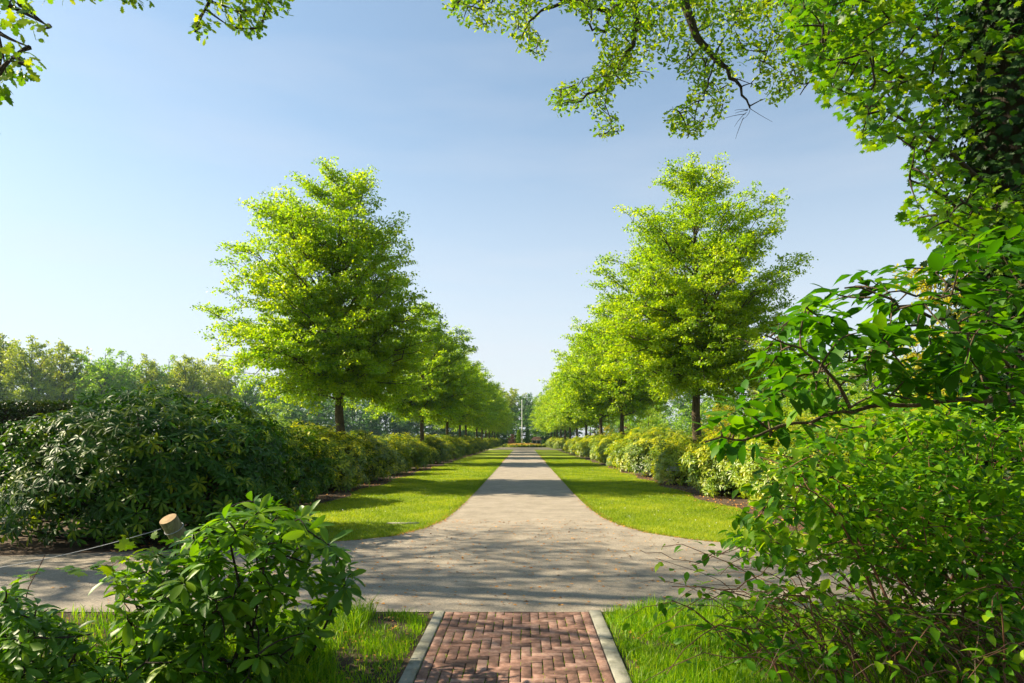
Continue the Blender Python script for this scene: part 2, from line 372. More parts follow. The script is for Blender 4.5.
def left_edge(y):   # asphalt limits of the straight avenue, with the flare at the crossing
    return np.interp(y, [6.28, 8.6, 9.2, 9.9, 10.35, 10.7, 11.2, 12.1, 13.2, 15, 20, 100], [-60, -60, -7.4, -4.6, -3.5, -2.7, -2.15, -1.80, -1.62, -1.54, -1.5, -1.5])
def right_edge(y):
    return np.interp(y, [6.28, 8.9, 9.5, 9.95, 10.3, 10.8, 11.6, 12.6, 13.8, 15.5, 20, 100], [60, 60, 6.0, 4.3, 3.3, 2.65, 2.1, 1.8, 1.62, 1.54, 1.5, 1.5])
ys = np.unique(np.concatenate([[6.28, 7, 8, 8.6, 8.9], np.arange(9, 16, .15), np.arange(16, 100, 2), [100.]]))
wob = lambda y, s: .025 * np.sin(y * 5.1 + s) + .02 * np.sin(y * 11.7 + s * 2)
rows = [(y, float(left_edge(y)) + wob(y, 1), float(right_edge(y)) + wob(y, 3)) for y in ys]
sheet('asphalt_road', rows, .010, M_ASPH)
sheet('plaza_road', [(100.0, -16, 16), (108, -16, 16), (108.01, -4.7, 4.7), (131, -4.7, 4.7)], .010, M_ASPH)
sheet('soil_bed_left', [(9.3, -14, -4.6), (11.5, -14, -4.35), (14, -14, -4.7)] + [(y, -9.5, -5.05 + .18 * math.sin(y * 1.1) + .1 * math.sin(y * 2.7)) for y in np.arange(15, 99, .8)], .004, M_SOIL)
sheet('soil_bed_right', [(11.0, 4.9, 12), (12.5, 4.4, 12)] + [(y, 4.75 + .18 * math.sin(y * 1.3) + .1 * math.sin(y * 2.9), 9.5) for y in np.arange(13.5, 99, .8)], .004, M_SOIL)
sheet('verge_soil', [(-3, -9, 9), (6.27, -9, 9)], .004, M_SOIL)

# brick path: herringbone with a running course on each side
BX0, BX1, BY0, BY1 = -0.715, 0.590, 1.5, 6.225
gj = Geo(); gj.add([(BX0, BY0, .012), (BX1, BY0, .012), (BX1, BY1, .012), (BX0, BY1, .012)], [np.array([(0, 1, 2, 3)])])
tag(gj.obj('path_joint_bed', M_JOINT), kind='structure')
gb = Geo()
def brick(x0, x1, y0, y1):
    if x1 - x0 < .02 or y1 - y0 < .02: return
    zt = .026 + rng.normal(0, .0007); gp = .0030; b = .0018
    x0 += gp + rng.uniform(0, .002); x1 -= gp; y0 += gp + rng.uniform(0, .002); y1 -= gp
    r = float(rng.random()); tx, ty = rng.normal(0, .0007, 2)
    V = []
    for (ins, zz) in ((0, .005), (0, zt - b), (b, zt)):
        for (x, y, sx, sy) in ((x0 + ins, y0 + ins, -1, -1), (x1 - ins, y0 + ins, 1, -1), (x1 - ins, y1 - ins, 1, 1), (x0 + ins, y1 - ins, -1, 1)):
            V.append((x, y, zz + (sx * tx + sy * ty if zz > .01 else 0)))
    Fq = [(8, 9, 10, 11)]
    for a in (0, 4):
        for i in range(4): Fq.append((a + i, a + (i + 1) % 4, a + 4 + (i + 1) % 4, a + 4 + i))
    gb.add(V, [np.array(Fq)], r)
W_ = .0768; BN = 3; ex0 = BX0 + W_; ex1 = BX1 - W_
y = BY0; i = 0
while y < BY1 - .03:
    brick(BX0, ex0, y, min(y + BN * W_, BY1)); brick(ex1, BX1, max(BY0, y - W_), min(y + (BN - 1) * W_, BY1)); y += BN * W_
brick(ex1, BX1, y - W_, BY1) if y - W_ < BY1 else None
ny = int((BY1 - BY0) / W_) + 3; nx = int((ex1 - ex0) / W_) + 3
def clipb(x0, x1, y0, y1):
    x0 = max(x0, ex0); x1 = min(x1, ex1); y0 = max(y0, BY0); y1 = min(y1, BY1 - W_ * .0)
    brick(x0, x1, y0, y1)
for j in range(-6, ny + 4):
    for k in range(-ny - 12, nx + ny + 12):
        # herringbone cell: period 4 along x shifted by row
        if (k - j) % (2 * BN) == 0:
            X0 = ex0 + k * W_; Y0 = BY0 + j * W_
            if ex0 - .3 < X0 < ex1 and BY0 - .2 < Y0 < BY1: clipb(X0, X0 + BN * W_, Y0, Y0 + W_)
            X1 = X0 - W_; 
            if ex0 - .2 < X1 < ex1 and BY0 - .4 < Y0 < BY1: clipb(X1, X1 + W_, Y0, Y0 + BN * W_)
tag(gb.obj('brick_path', M_BRICK), kind='structure')
gk = Geo()
for (x0, x1, nm) in ((-.812, -.722, 0), (.597, .70, 1)):
    y = 1.4
    yy = [1.4, 2.3, 3.3, 4.28, 5.27 + .1 * nm, 6.255]
    for a, b in zip(yy[:-1], yy[1:]):
        zt = .031 + rng.normal(0, .0015); r = rng.random(); bb = .006
        V = []
        for ins, zz in ((0, 0), (0, zt - bb), (bb, zt)):
            V += [(x0 + ins, a + .004 + ins, zz), (x1 - ins, a + .004 + ins, zz), (x1 - ins, b - .004 - ins, zz), (x0 + ins, b - .004 - ins, zz)]
        Fq = [(8, 9, 10, 11)]
        for q in (0, 4):
            for i in range(4): Fq.append((q + i, q + (i + 1) % 4, q + 4 + (i + 1) % 4, q + 4 + i))
        gk.add(V, [np.array(Fq)], r)
tag(gk.obj('kerb', M_KERB), kind='structure')

# ------------------------------------------------------------------ grass
def on_lawn(x, y):
    l = (x < left_edge(y) - .03) & (x > np.where(y < 14, -4.5, -5.0 + .18 * np.sin(y * 1.1))) & (y > 9.6)
    r = (x > right_edge(y) + .03) & (x < np.where(y < 13, 4.6, 4.75 + .15 * np.sin(y * 1.3))) & (y > 9.6)
    return (l | r) & (y < 99)
def blades(g, x, y, h, wd, r, z=.0, lean=.5, bend=True):
    n = len(x); az = rng.uniform(0, 2 * np.pi, n); az2 = rng.uniform(0, 2 * np.pi, n)
    b = np.stack([x, y, np.full(n, z)], 1); s = np.stack([np.cos(az), np.sin(az), np.zeros(n)], 1) * (wd / 2)[:, None]
    ln = (rng.random(n) * lean * h)[:, None] * np.stack([np.cos(az2), np.sin(az2), np.zeros(n)], 1)
    mid = b + ln * .35 + np.stack([0 * h, 0 * h, h * .6], 1); tip = b + ln * 1.2 + np.stack([0 * h, 0 * h, h * (1 - .25 * rng.random(n))], 1)
    if bend:
        V = np.stack([b - s, b + s, mid - s * .7, mid + s * .7, tip], 1)
        o = (np.arange(n) * 5)[:, None]
        g.add(V.reshape(-1, 3), [np.array([[0, 1, 3, 2]]) + o], r)
        g.f[3].append((np.array([[2, 3, 4]]) + o + g.n - 5 * n, np.asarray(r), np.zeros(n)))
    else:
        V = np.stack([b - s, b + s, tip], 1); o = (np.arange(n) * 3)[:, None]
        g.add(V.reshape(-1, 3), [np.array([[0, 1, 2]]) + o], r)
gg = Geo()
nt_ = 420000
yy = 9.7 * (60 / 9.7) ** rng.random(nt_); xx = rng.uniform(-5.2, 5.2, nt_)
k = on_lawn(xx, yy); xx = xx[k]; yy = yy[k]
blades(gg, xx, yy, .028 + .03 * rng.random(len(xx)) , .0055 * np.clip(yy / 9, 1, 5), np.clip(rng.random(len(xx)) * .7 + .15 + .22 * np.sin(xx * 1.7 + 2 * np.sin(yy * .6)) * np.sin(yy * 1.3 + xx) + .15 * np.sin(xx * 6.1) * np.sin(yy * 4.3), 0, 1), bend=False, lean=.9)
# shaggy edge along the asphalt
ye = rng.uniform(10, 45, 14000); sd_ = rng.random(14000) < .5
xe = np.where(sd_, left_edge(ye) - rng.exponential(.05, 14000) + .04, right_edge(ye) + rng.exponential(.05, 14000) - .04)
k = np.abs(xe) < 4.6
blades(gg, xe[k], ye[k], .05 + .04 * rng.random(k.sum()), .008 * np.clip(ye[k] / 12, 1, 3), rng.random(k.sum()) * .6, bend=False, lean=.9)
tag(gg.obj('lawn_grass', M_GRASS), 'short mown lawn grass on both sides of the straight path', 'grass', kind='stuff')

gd = Geo(); n = 520
yd = 10.5 * (45 / 10.5) ** rng.random(n); xd = rng.uniform(-4.9, 4.7, n) ; kd = on_lawn(xd, yd) & (np.sin(xd * 2.1 + yd) + rng.normal(0, .5, n) > .2); xd = xd[kd]; yd = yd[kd]
leaves(gd, T_quad(.42, .5, .0, .0), np.stack([xd, yd, np.full(len(xd), .05)], 1), rng.normal(0, 1, (len(xd), 3)) * np.array([1, 1, .1]), np.array([0, -.3, 1.]) + rng.normal(0, .15, (len(xd), 3)), .022, rng.random(len(xd)))
tag(gd.obj('lawn_daisies', M_WHITE), 'tiny white daisies dotted through the mown lawns', 'flowers', kind='stuff')
gf = Geo()
def clumpy(n, x0, x1, y0, y1, thr=.45, sc=3.1, seed=0):
    x = rng.uniform(x0, x1, n); y = rng.uniform(y0, y1, n)
    f = .5 + .25 * np.sin(x * sc + seed) * np.cos(y * sc * 1.3 + seed * 2) + .25 * np.sin(x * sc * 2.7 + y * sc * 1.9 + seed)
    k = f + rng.normal(0, .15, n) > thr
    return x[k], y[k], f[k]
x, y, f = clumpy(15000, -3.2, -1.35, 3.2, 6.2, .25, 2.6, 1)
blades(gf, x, y, (.09 + .16 * rng.random(len(x))) * (.6 + .6 * f), .005 + .004 * rng.random(len(x)), rng.random(len(x)), z=.0, lean=.9)
x, y, f = clumpy(14000, -1.6, -.85, 3.2, 6.2, .62, 3.3, 4)
blades(gf, x, y, (.03 + .07 * rng.random(len(x))), .004 + .003 * rng.random(len(x)), rng.random(len(x)), z=.0)
x, y, f = clumpy(9000, .715, 1.25, 3.2, 6.24, .30, 4.1, 3)
blades(gf, x, y, (.03 + .09 * rng.random(len(x))), .004 + .003 * rng.random(len(x)), rng.random(len(x)), z=.0, lean=1.1)
x, y, f = clumpy(9000, -2.2, -.83, 3.2, 6.24, .35, 5.1, 7)
blades(gf, x, y, (.02 + .05 * rng.random(len(x))), .005 + .003 * rng.random(len(x)), rng.random(len(x)), z=.0, lean=1.3)
x, y, f = clumpy(40000, .80, 3.4, 3.2, 6.24, .22, 2.2, 2)
blades(gf, x, y, (.08 + .15 * rng.random(len(x))) * (.55 + .7 * f) * np.clip((x - .65) / .5, .5, 1), .0045 + .004 * rng.random(len(x)), rng.random(len(x)), z=.0)
x, y, f = clumpy(9000, -9, -3.2, 4.5, 6.2, .4, 2.2, 5)
blades(gf, x, y, .06 + .1 * rng.random(len(x)), .006 + .004 * rng.random(len(x)), rng.random(len(x)), z=.0)
x, y, f = clumpy(9000, 3.2, 9, 4.0, 6.2, .4, 2.2, 6)
blades(gf, x, y, .06 + .12 * rng.random(len(x)), .006 + .004 * rng.random(len(x)), rng.random(len(x)), z=.0)
# moss and little tufts in brick joints
n = 900; x = rng.choice(np.arange(BX0, BX1, W_), n) + rng.normal(0, .003, n); y = rng.uniform(3.8, 6.2, n)
blades(gf, x, y, .012 + .025 * rng.random(n), .004 + .002 * rng.random(n), rng.random(n), z=.012)
tag(gf.obj('long_grass', M_GRASSF), 'long unmown grass tufts on the verge beside the brick path', 'grass', kind='stuff')

# fallen bits on the asphalt and verge
gl = Geo(); n = 3400
x = rng.normal(0, 3.0, n); y = rng.uniform(6.4, 13.5, n); k = (x > left_edge(y) + .05) & (x < right_edge(y) - .05); x = x[k]; y = y[k]
z = np.full(len(x), .016)
a = rng.uniform(0, 6.28, len(x)); D = np.stack([np.cos(a), np.sin(a), rng.normal(0, .1, len(x))], 1); Nn = np.stack([rng.normal(0, .25, len(x)), rng.normal(0, .25, len(x)), np.ones(len(x))], 1)
leaves(gl, T_dia(), np.stack([x, y, z], 1), D, Nn, .012 + .045 * rng.random(len(x)) ** 2.5, rng.random(len(x)))
n = 5000; sgn = rng.random(n) < .5; yb = 10.5 * (70 / 10.5) ** rng.random(n)
xb = np.where(sgn, left_edge(yb) + rng.normal(.0, .045, n), right_edge(yb) + rng.normal(.0, .045, n)); k = np.abs(xb) < 4
a = rng.uniform(0, 6.28, n); D = np.stack([np.cos(a), np.sin(a), 0 * a], 1); Nn = np.stack([rng.normal(0, .25, n), rng.normal(0, .25, n), np.ones(n)], 1)
leaves(gl, T_dia(), np.stack([xb, yb, np.full(n, .018)], 1)[k], D[k], Nn[k], (.02 + .03 * rng.random(n))[k], rng.random(n)[k])
n = 2400; sgn = rng.random(n) < .5; yb = rng.uniform(9.5, 40, n); xb = np.where(sgn, -5.3, 5.0) + rng.normal(0, .35, n); 
a = rng.uniform(0, 6.28, n); D = np.stack([np.cos(a), np.sin(a), rng.normal(0, .2, n)], 1); Nn = np.stack([rng.normal(0, .4, n), rng.normal(0, .4, n), np.ones(n)], 1)
leaves(gl, T_dia(), np.stack([xb, yb, np.full(n, .02)], 1), D, Nn, .03 + .04 * rng.random(n), rng.random(n))
n = 2600; xb = rng.uniform(-6, 6, n); yb = rng.uniform(3.5, 6.2, n); k = (xb < -.9) | (xb > .8)
a = rng.uniform(0, 6.28, n); D = np.stack([np.cos(a), np.sin(a), rng.normal(0, .2, n)], 1)
leaves(gl, T_dia(), np.stack([xb, yb, np.full(n, .02)], 1)[k], D[k], np.tile([[0., .1, 1.]], (n, 1))[k], (.02 + .035 * rng.random(n))[k], rng.random(n)[k])
tag(gl.obj('fallen_leaves', M_LITTER), 'small orange brown fallen leaves and bud scales scattered on the asphalt and soil', 'leaf litter', kind='stuff')

# ------------------------------------------------------------------ trees (generic conical or domed)
def make_tree(name, H, Rm, clear, env, nprim, nsec, nleaf, lsize, leafm, barkm, trunk_r=.2, el=35, tpl=None, spread=.13, asym=0, rag=.18, seed=0, sides=8, droopy=.25, prim_r=.045, extra=()):
    rg = np.random.default_rng(seed); tpl = tpl or T_dia()
    root = empty(name)
    gt = Geo(); gc = Geo()
    K = 14; hz = np.linspace(0, H * .94, K); wob_ = np.cumsum(rg.normal(0, .035, (K, 2)), 0) * (H / 12)
    wob_ -= wob_[0]
    tp = np.column_stack([wob_[:, 0], wob_[:, 1], hz]); tp[0, 2] = -.15
    tr = trunk_r * (1 - .9 * (hz / H) ** .8); tr[0] *= 1.35
    tubes(gt, tp, tr, sides)
    trunk_at = lambda h: np.stack([np.interp(h, hz, tp[:, 0]), np.interp(h, hz, tp[:, 1]), h], 1)
    e_t = np.array([e[0] for e in env]); e_r = np.array([e[1] for e in env])
    u = rg.random(nprim * 3); keep = rg.random(nprim * 3) < np.interp(u, e_t, e_r) + .15
    u = u[keep][:nprim]; nprim = len(u)
    u = np.sort(u); az = np.arange(nprim) * 2.39996 + rg.normal(0, .3, nprim)
    rad = Rm * np.interp(u, e_t, e_r) * (1 + rg.normal(0, rag, nprim)) * (1 + asym * np.cos(az - np.pi))
    rad = np.maximum(rad, .15)
    skirt = np.arange(nprim) % 9 == 4; u[skirt] = rg.uniform(-.035, .07, skirt.sum()); rad[skirt] = Rm * rg.uniform(.2, .75, skirt.sum())
    inner = (rg.random(nprim) < .24) & ~skirt; rad = np.where(inner, rad * rg.uniform(.35, .7, nprim), rad)
    for q, (eu, ea, er) in enumerate(extra): u[int((q + .5) * nprim / len(extra))] = eu; az[int((q + .5) * nprim / len(extra))] = ea; rad[int((q + .5) * nprim / len(extra))] = er
    he = clear + u * (H - clear)
    hb = np.maximum(he - rad * np.tan(R(el)) * (1 + rg.normal(0, .15, nprim)), clear * (.90 + .75 * rg.random(nprim)))
    hb[skirt] = clear * rg.uniform(1.1, 1.6, skirt.sum()); hb = np.minimum(hb, H * .92)
    B = trunk_at(hb); E = np.stack([rad * np.cos(az) + B[:, 0], rad * np.sin(az) + B[:, 1], he], 1)
    Mid = B * .5 + E * .5; Mid[:, 2] += .10 * rad
    Kp = 8; PP = bez(B, Mid, E, Kp)
    PP[:, 1:-1] += rg.normal(0, .03, (nprim, Kp - 2, 3)) * rad[:, None, None]
    pr = np.linspace(1, .12, Kp)[None] * (prim_r * (rad / Rm) ** .7 * (H / 11))[:, None]
    tubes(gt, PP, pr, 5)
    # secondaries
    t = np.tile(np.linspace(.22, 1, nsec), (nprim, 1)) + rg.normal(0, .03, (nprim, nsec)); t = np.clip(t, .15, .99)
    idx = t * (Kp - 1); i0 = np.clip(idx.astype(int), 0, Kp - 2); fr = (idx - i0)[..., None]
    ar = np.arange(nprim)[:, None]
    SB = PP[ar, i0] * (1 - fr) + PP[ar, i0 + 1] * fr
    TD = nrm(PP[ar, i0 + 1] - PP[ar, i0])
    side = np.where(np.arange(nsec) % 2 == 0, 1, -1)[None] * np.ones((nprim, 1))
    ang = side * R(1) * rg.uniform(30, 70, (nprim, nsec)); ang[:, -1] *= .1
    ca, sa = np.cos(ang), np.sin(ang)
    DD = np.stack([TD[..., 0] * ca - TD[..., 1] * sa, TD[..., 0] * sa + TD[..., 1] * ca, TD[..., 2] * .7 + rg.normal(0, .22, (nprim, nsec))], -1); DD = nrm(DD)
    SL = (.42 * rad[:, None] * (1.10 - t) + .07 * Rm) * rg.uniform(.7, 1.3, (nprim, nsec))
    SE = SB + DD * SL[..., None]; SM = (SB + SE) / 2; SM[..., 2] += .06 * SL
    SP = bez(SB.reshape(-1, 3), SM.reshape(-1, 3), SE.reshape(-1, 3), 4)
    tubes(gc, SP, np.linspace(.014, .004, 4)[None] * (H / 11), 3, mi=1)
    # leaves
    wgt = SL.ravel(); cnt = np.maximum(1, (nleaf * wgt / wgt.sum())).astype(int)
    rep = np.repeat(np.arange(len(cnt)), cnt); n = len(rep)
    slot = rg.integers(0, 3, n); uu = np.array([.45, .78, 1.02])[slot] + rg.normal(0, .03, n)
    p0, p1, p2 = SP[rep, 0], SM.reshape(-1, 3)[rep], SP[rep, -1]
    uu_ = uu[:, None]
    P = (1 - uu_) ** 2 * p0 + 2 * uu_ * (1 - uu_) * p1 + uu_ ** 2 * p2
    jit = rg.normal(0, .35, (len(cnt), 3, 3))[rep, slot] * spread
    ball = nrm(rg.normal(0, 1, (n, 3))) * rg.random((n, 1)) ** .45; ball[:, 2] = np.abs(ball[:, 2]) * .9 - .25
    P = P + jit + ball * np.array([1, 1, .8]) * spread * rg.uniform(.8, 1.75, (len(cnt), 3))[rep, slot][:, None]
    Dd = nrm(DD.reshape(-1, 3)[rep] * .6 + rg.normal(0, .8, (n, 3)) - np.array([0, 0, droopy]))
    Nn = nrm(np.array([0, 0, 1.]) + rg.normal(0, .45, (n, 3)))
    tone = rg.normal(0, .10, len(cnt))[rep]
    leaves(gc, tpl, P, Dd, Nn, lsize * rg.uniform(.7, 1.3, n), np.clip(.5 + tone + rg.normal(0, .17, n), 0, 1))
    gt.obj('trunk', barkm, root, smooth=True)
    gc.obj('crown', [leafm, barkm], root)
    return root

ENV_L = [(0, .80), (.10, .96), (.28, 1.0), (.45, .92), (.60, .76), (.74, .56), (.86, .40), (.95, .24), (1, .08)]
ENV_R = [(0, .78), (.10, .95), (.28, 1.0), (.45, .95), (.62, .82), (.76, .68), (.87, .50), (.95, .30), (1, .08)]
LT = 'lindens lining the avenue'
tA = make_tree('linden_tree', 11.3, 3.7, 3.2, ENV_L, 175, 8, 185000, .092, M_LIND_N, M_BARK, .21, el=38, seed=3, asym=.09, rag=.07, spread=.23, extra=((.80, 3.1, 2.6), (.82, 2.8, 2.4), (.78, 3.4, 2.5), (.84, 3.2, 2.2), (.80, 3.25, 2.9), (.77, 2.6, 2.4)))
tag(tA, 'tall conical linden at the near end of the left avenue row', 'tree', LT)
tA.location = (-6.5, 24.3, 0)
tB = make_tree('linden_tree', 11.6, 3.75, 3.4, ENV_R, 160, 8, 172000, .092, M_LIND_N, M_BARK, .21, el=40, seed=8, rag=.09, spread=.23)
tag(tB, 'tall linden with forked dark limbs at the near end of the right row', 'tree', LT)
tB.location = (6.45, 25.0, 0)
protos = [make_tree('linden_tree', 10.7, 3.95, 3.3, ENV_R, 120, 8, 80000, .135, M_LIND, M_BARK, .18, el=38, seed=s, rag=.09, spread=.24) for s in (21, 22, 23)]
ZL = [43.5, 58, 70, 81, 92, 104, 116, 128, 140, 153, 166]
ZR = [46, 60, 72, 84, 96, 108, 120, 133, 147, 160]
used = [False] * 3
def row_tree(i, x, y, label, s0=1):
    k = i % 3; sc = s0 * (1 + rng.normal(0, .03)); rz = rng.uniform(0, 6.28)
    if not used[k]:
        used[k] = True; o = protos[k]; o.location = (x, y, 0); o.rotation_euler = (0, 0, rz); o.scale = (sc, sc, sc)
        tag(o, label, 'tree', LT)
    else:
        o = dup(protos[k], (x, y, 0), rz, sc, label, LT, 'tree')
    return o
for i, z in enumerate(ZL): row_tree(i, -6.5 + rng.normal(0, .12), z, f'linden in the left avenue row, {ORD[i + 1]} from the camera, crown merging with its neighbours', .93 if i < 3 else 1.0)
for i, z in enumerate(ZR): row_tree(i + 1, 6.5 + rng.normal(0, .12), z, f'sunlit linden in the right avenue row, {ORD[i + 1]} from the camera, crown merging with its neighbours', 1.08)

# ------------------------------------------------------------------ woodland behind
ENV_W = [(0, .35), (.15, .62), (.35, .9), (.55, 1.0), (.75, .92), (.9, .62), (1, .15)]
wp = [make_tree('woodland_tree', 20, 4.9, 6.5, ENV_W, 58, 8, 10500, .42, m_, M_BARK, .32, el=50, seed=s, spread=.42, rag=.22, droopy=0, prim_r=.07)
      for s, m_ in ((41, M_WOODA), (42, M_WOODB), (43, M_WOODC), (44, M_WOODA))]
low = make_tree('thicket_tree', 9, 4.4, .6, [(0, .8), (.3, 1), (.6, .9), (.85, .6), (1, .15)], 60, 8, 7500, .34, M_WOODC, M_BARKD, .18, el=45, seed=47, spread=.3, rag=.15)
brt = make_tree('round_tree', 6, 3.0, .5, [(0, .8), (.3, 1), (.6, .92), (.85, .6), (1, .2)], 50, 8, 8000, .22, M_BRIGHT, M_BARKD, .12, el=45, seed=48, spread=.2, rag=.08)
done = {}
def put(proto, x, y, sc, label, group, cat='tree', leafm=None):
    rz = rng.uniform(0, 6.28)
    if proto.name not in done and leafm is None:
        done[proto.name] = 1; proto.location = (x, y, 0); proto.scale = (sc, sc, sc) if np.isscalar(sc) else sc; proto.rotation_euler = (0, 0, rz)
        return tag(proto, label, cat, group)
    return dup(proto, (x, y, 0), rz, sc, label, group, cat, leafm)
def pxx(px, z): return (px - CX) / F * z
WL = 'tall loose crowned woodland tree in the hazy tree line behind the dark hedge'
# (px, Z, top_py, proto)
wood = [(-150, 120, 322, 0), (-95, 124, 330, 3), (-40, 118, 326, 1), (0, 122, 330, 0), (32, 116, 333, 3), (62, 124, 338, 0), (88, 136, 352, 1), (104, 122, 345, 1), (122, 128, 347, 1), (146, 134, 352, 3),
        (168, 140, 352, 1), (186, 132, 352, 0), (203, 142, 358, 3), (222, 150, 356, 0), (246, 158, 366, 1), (268, 166, 372, 2), (292, 172, 376, 1), (318, 180, 380, 2), (345, 186, 382, 1), (372, 190, 385, 2), (400, 196, 386, 1), (430, 202, 388, 2), (458, 208, 388, 0)]
for px, z, ty, k in wood:
    H = EYE + (CY - ty) / F * z
    put(wp[k], pxx(px, z), z, H / 20.6, WL, 'woodland trees behind the left row')
centre = [(478, 205, 384, 0), (497, 200, 383, 0), (512, 212, 386, 0), (527, 196, 390, 2), (541, 204, 390, 1), (554, 215, 392, 3), (570, 210, 388, 0), (590, 220, 388, 2)]
for px, z, ty, k in centre:
    H = EYE + (CY - ty) / F * z
    put(wp[k], pxx(px, z), z, H / 20.6, 'tall tree behind the white pole closing the end of the avenue', 'trees closing the avenue end')
right_ = [(620, 190, 388, 1), (655, 180, 384, 0), (690, 172, 378, 2), (725, 160, 372, 1), (760, 150, 366, 3), (795, 140, 358, 0), (830, 130, 350, 1), (870, 122, 345, 0), (915, 118, 345, 1), (960, 112, 340, 3), (1005, 108, 336, 0), (1060, 106, 332, 1)]
for px, z, ty, k in right_:
    H = EYE + (CY - ty) / F * z
    put(wp[k], pxx(px, z), z, H / 20.6, 'tall woodland tree glimpsed between and behind the lindens of the right row', 'woodland trees behind the right row')
for px, z, ty in [(-60, 112, 414), (30, 112, 414), (120, 120, 412), (190, 124, 410), (248, 132, 404), (285, 138, 396), (318, 142, 394), (352, 146, 392), (385, 150, 396), (418, 155, 398), (452, 160, 402), (480, 170, 408), (503, 180, 410), (541, 176, 405), (556, 172, 408)]:
    H = EYE + (CY - ty) / F * z
    put(low, pxx(px, z), z, (H / 9 * 1.35, H / 9 * 1.35, H / 9), 'dense blue green thicket tree under the woodland edge', 'thicket trees at the woodland edge')
for px, z, ty in [(612, 150, 408), (640, 130, 405), (665, 140, 402), (700, 120, 400), (735, 125, 398), (775, 110, 392), (820, 105, 388), (865, 100, 386), (910, 96, 384), (960, 92, 384), (1010, 88, 380)]:
    H = EYE + (CY - ty) / F * z
    put(low, pxx(px, z), z, (H / 9 * 1.35, H / 9 * 1.35, H / 9), 'dense thicket tree behind the right hand shrub row', 'thicket trees behind the right row', leafm=M_WOODB)
for px, z, ty, lab in [(18, 96, 403, 'small bright green round tree at the far left above the clipped hedge'), (74, 90, 408, 'low yellow green round tree above the top of the big dark rhododendron'),
                  (228, 92, 408, 'pale green round tree just left of the first left linden'), (275, 84, 402, 'bright low tree glowing under the left side of the first left linden')]:
    H = EYE + (CY - ty) / F * z
    put(brt, pxx(px, z), z, H / 6.1, lab, 'small bright round trees')
for px, z, ty, m_, lab in [(648, 66, 408, M_BRIGHT, 'bright green small tree behind the right shrubs left of the dark linden trunk'), (725, 54, 404, M_GOLD, 'golden yellow small tree beyond the near right linden trunk'),
                  (812, 40, 352, M_BRIGHT, 'lime green tree lit up behind the big branch on the right'), (868, 44, 392, M_BRIGHT, 'lime shrub behind the arching branches on the right'),
                  (607, 64, 425, M_GOLD, 'narrow golden shrub between two trunks of the right row'),
                  (627, 78, 424, M_COPPER, 'copper red small tree seen between the right row trunks'), (597, 96, 424, M_COPPER, 'dull copper shrub far along the right row'), (512, 160, 434, M_COPPER, 'maroon shrub left of the white pole'),
                  (950, 30, 395, M_BRIGHT, 'lime green bush behind the shrub mass at the right')]:
    H = EYE + (CY - ty) / F * z
    s_ = H / 6.1
    if m_ in (M_GOLD, M_COPPER) and px < 640: s_ = (s_ * .7, s_ * .7, s_)
    put(brt, pxx(px, z), z, s_, lab, None, leafm=m_)

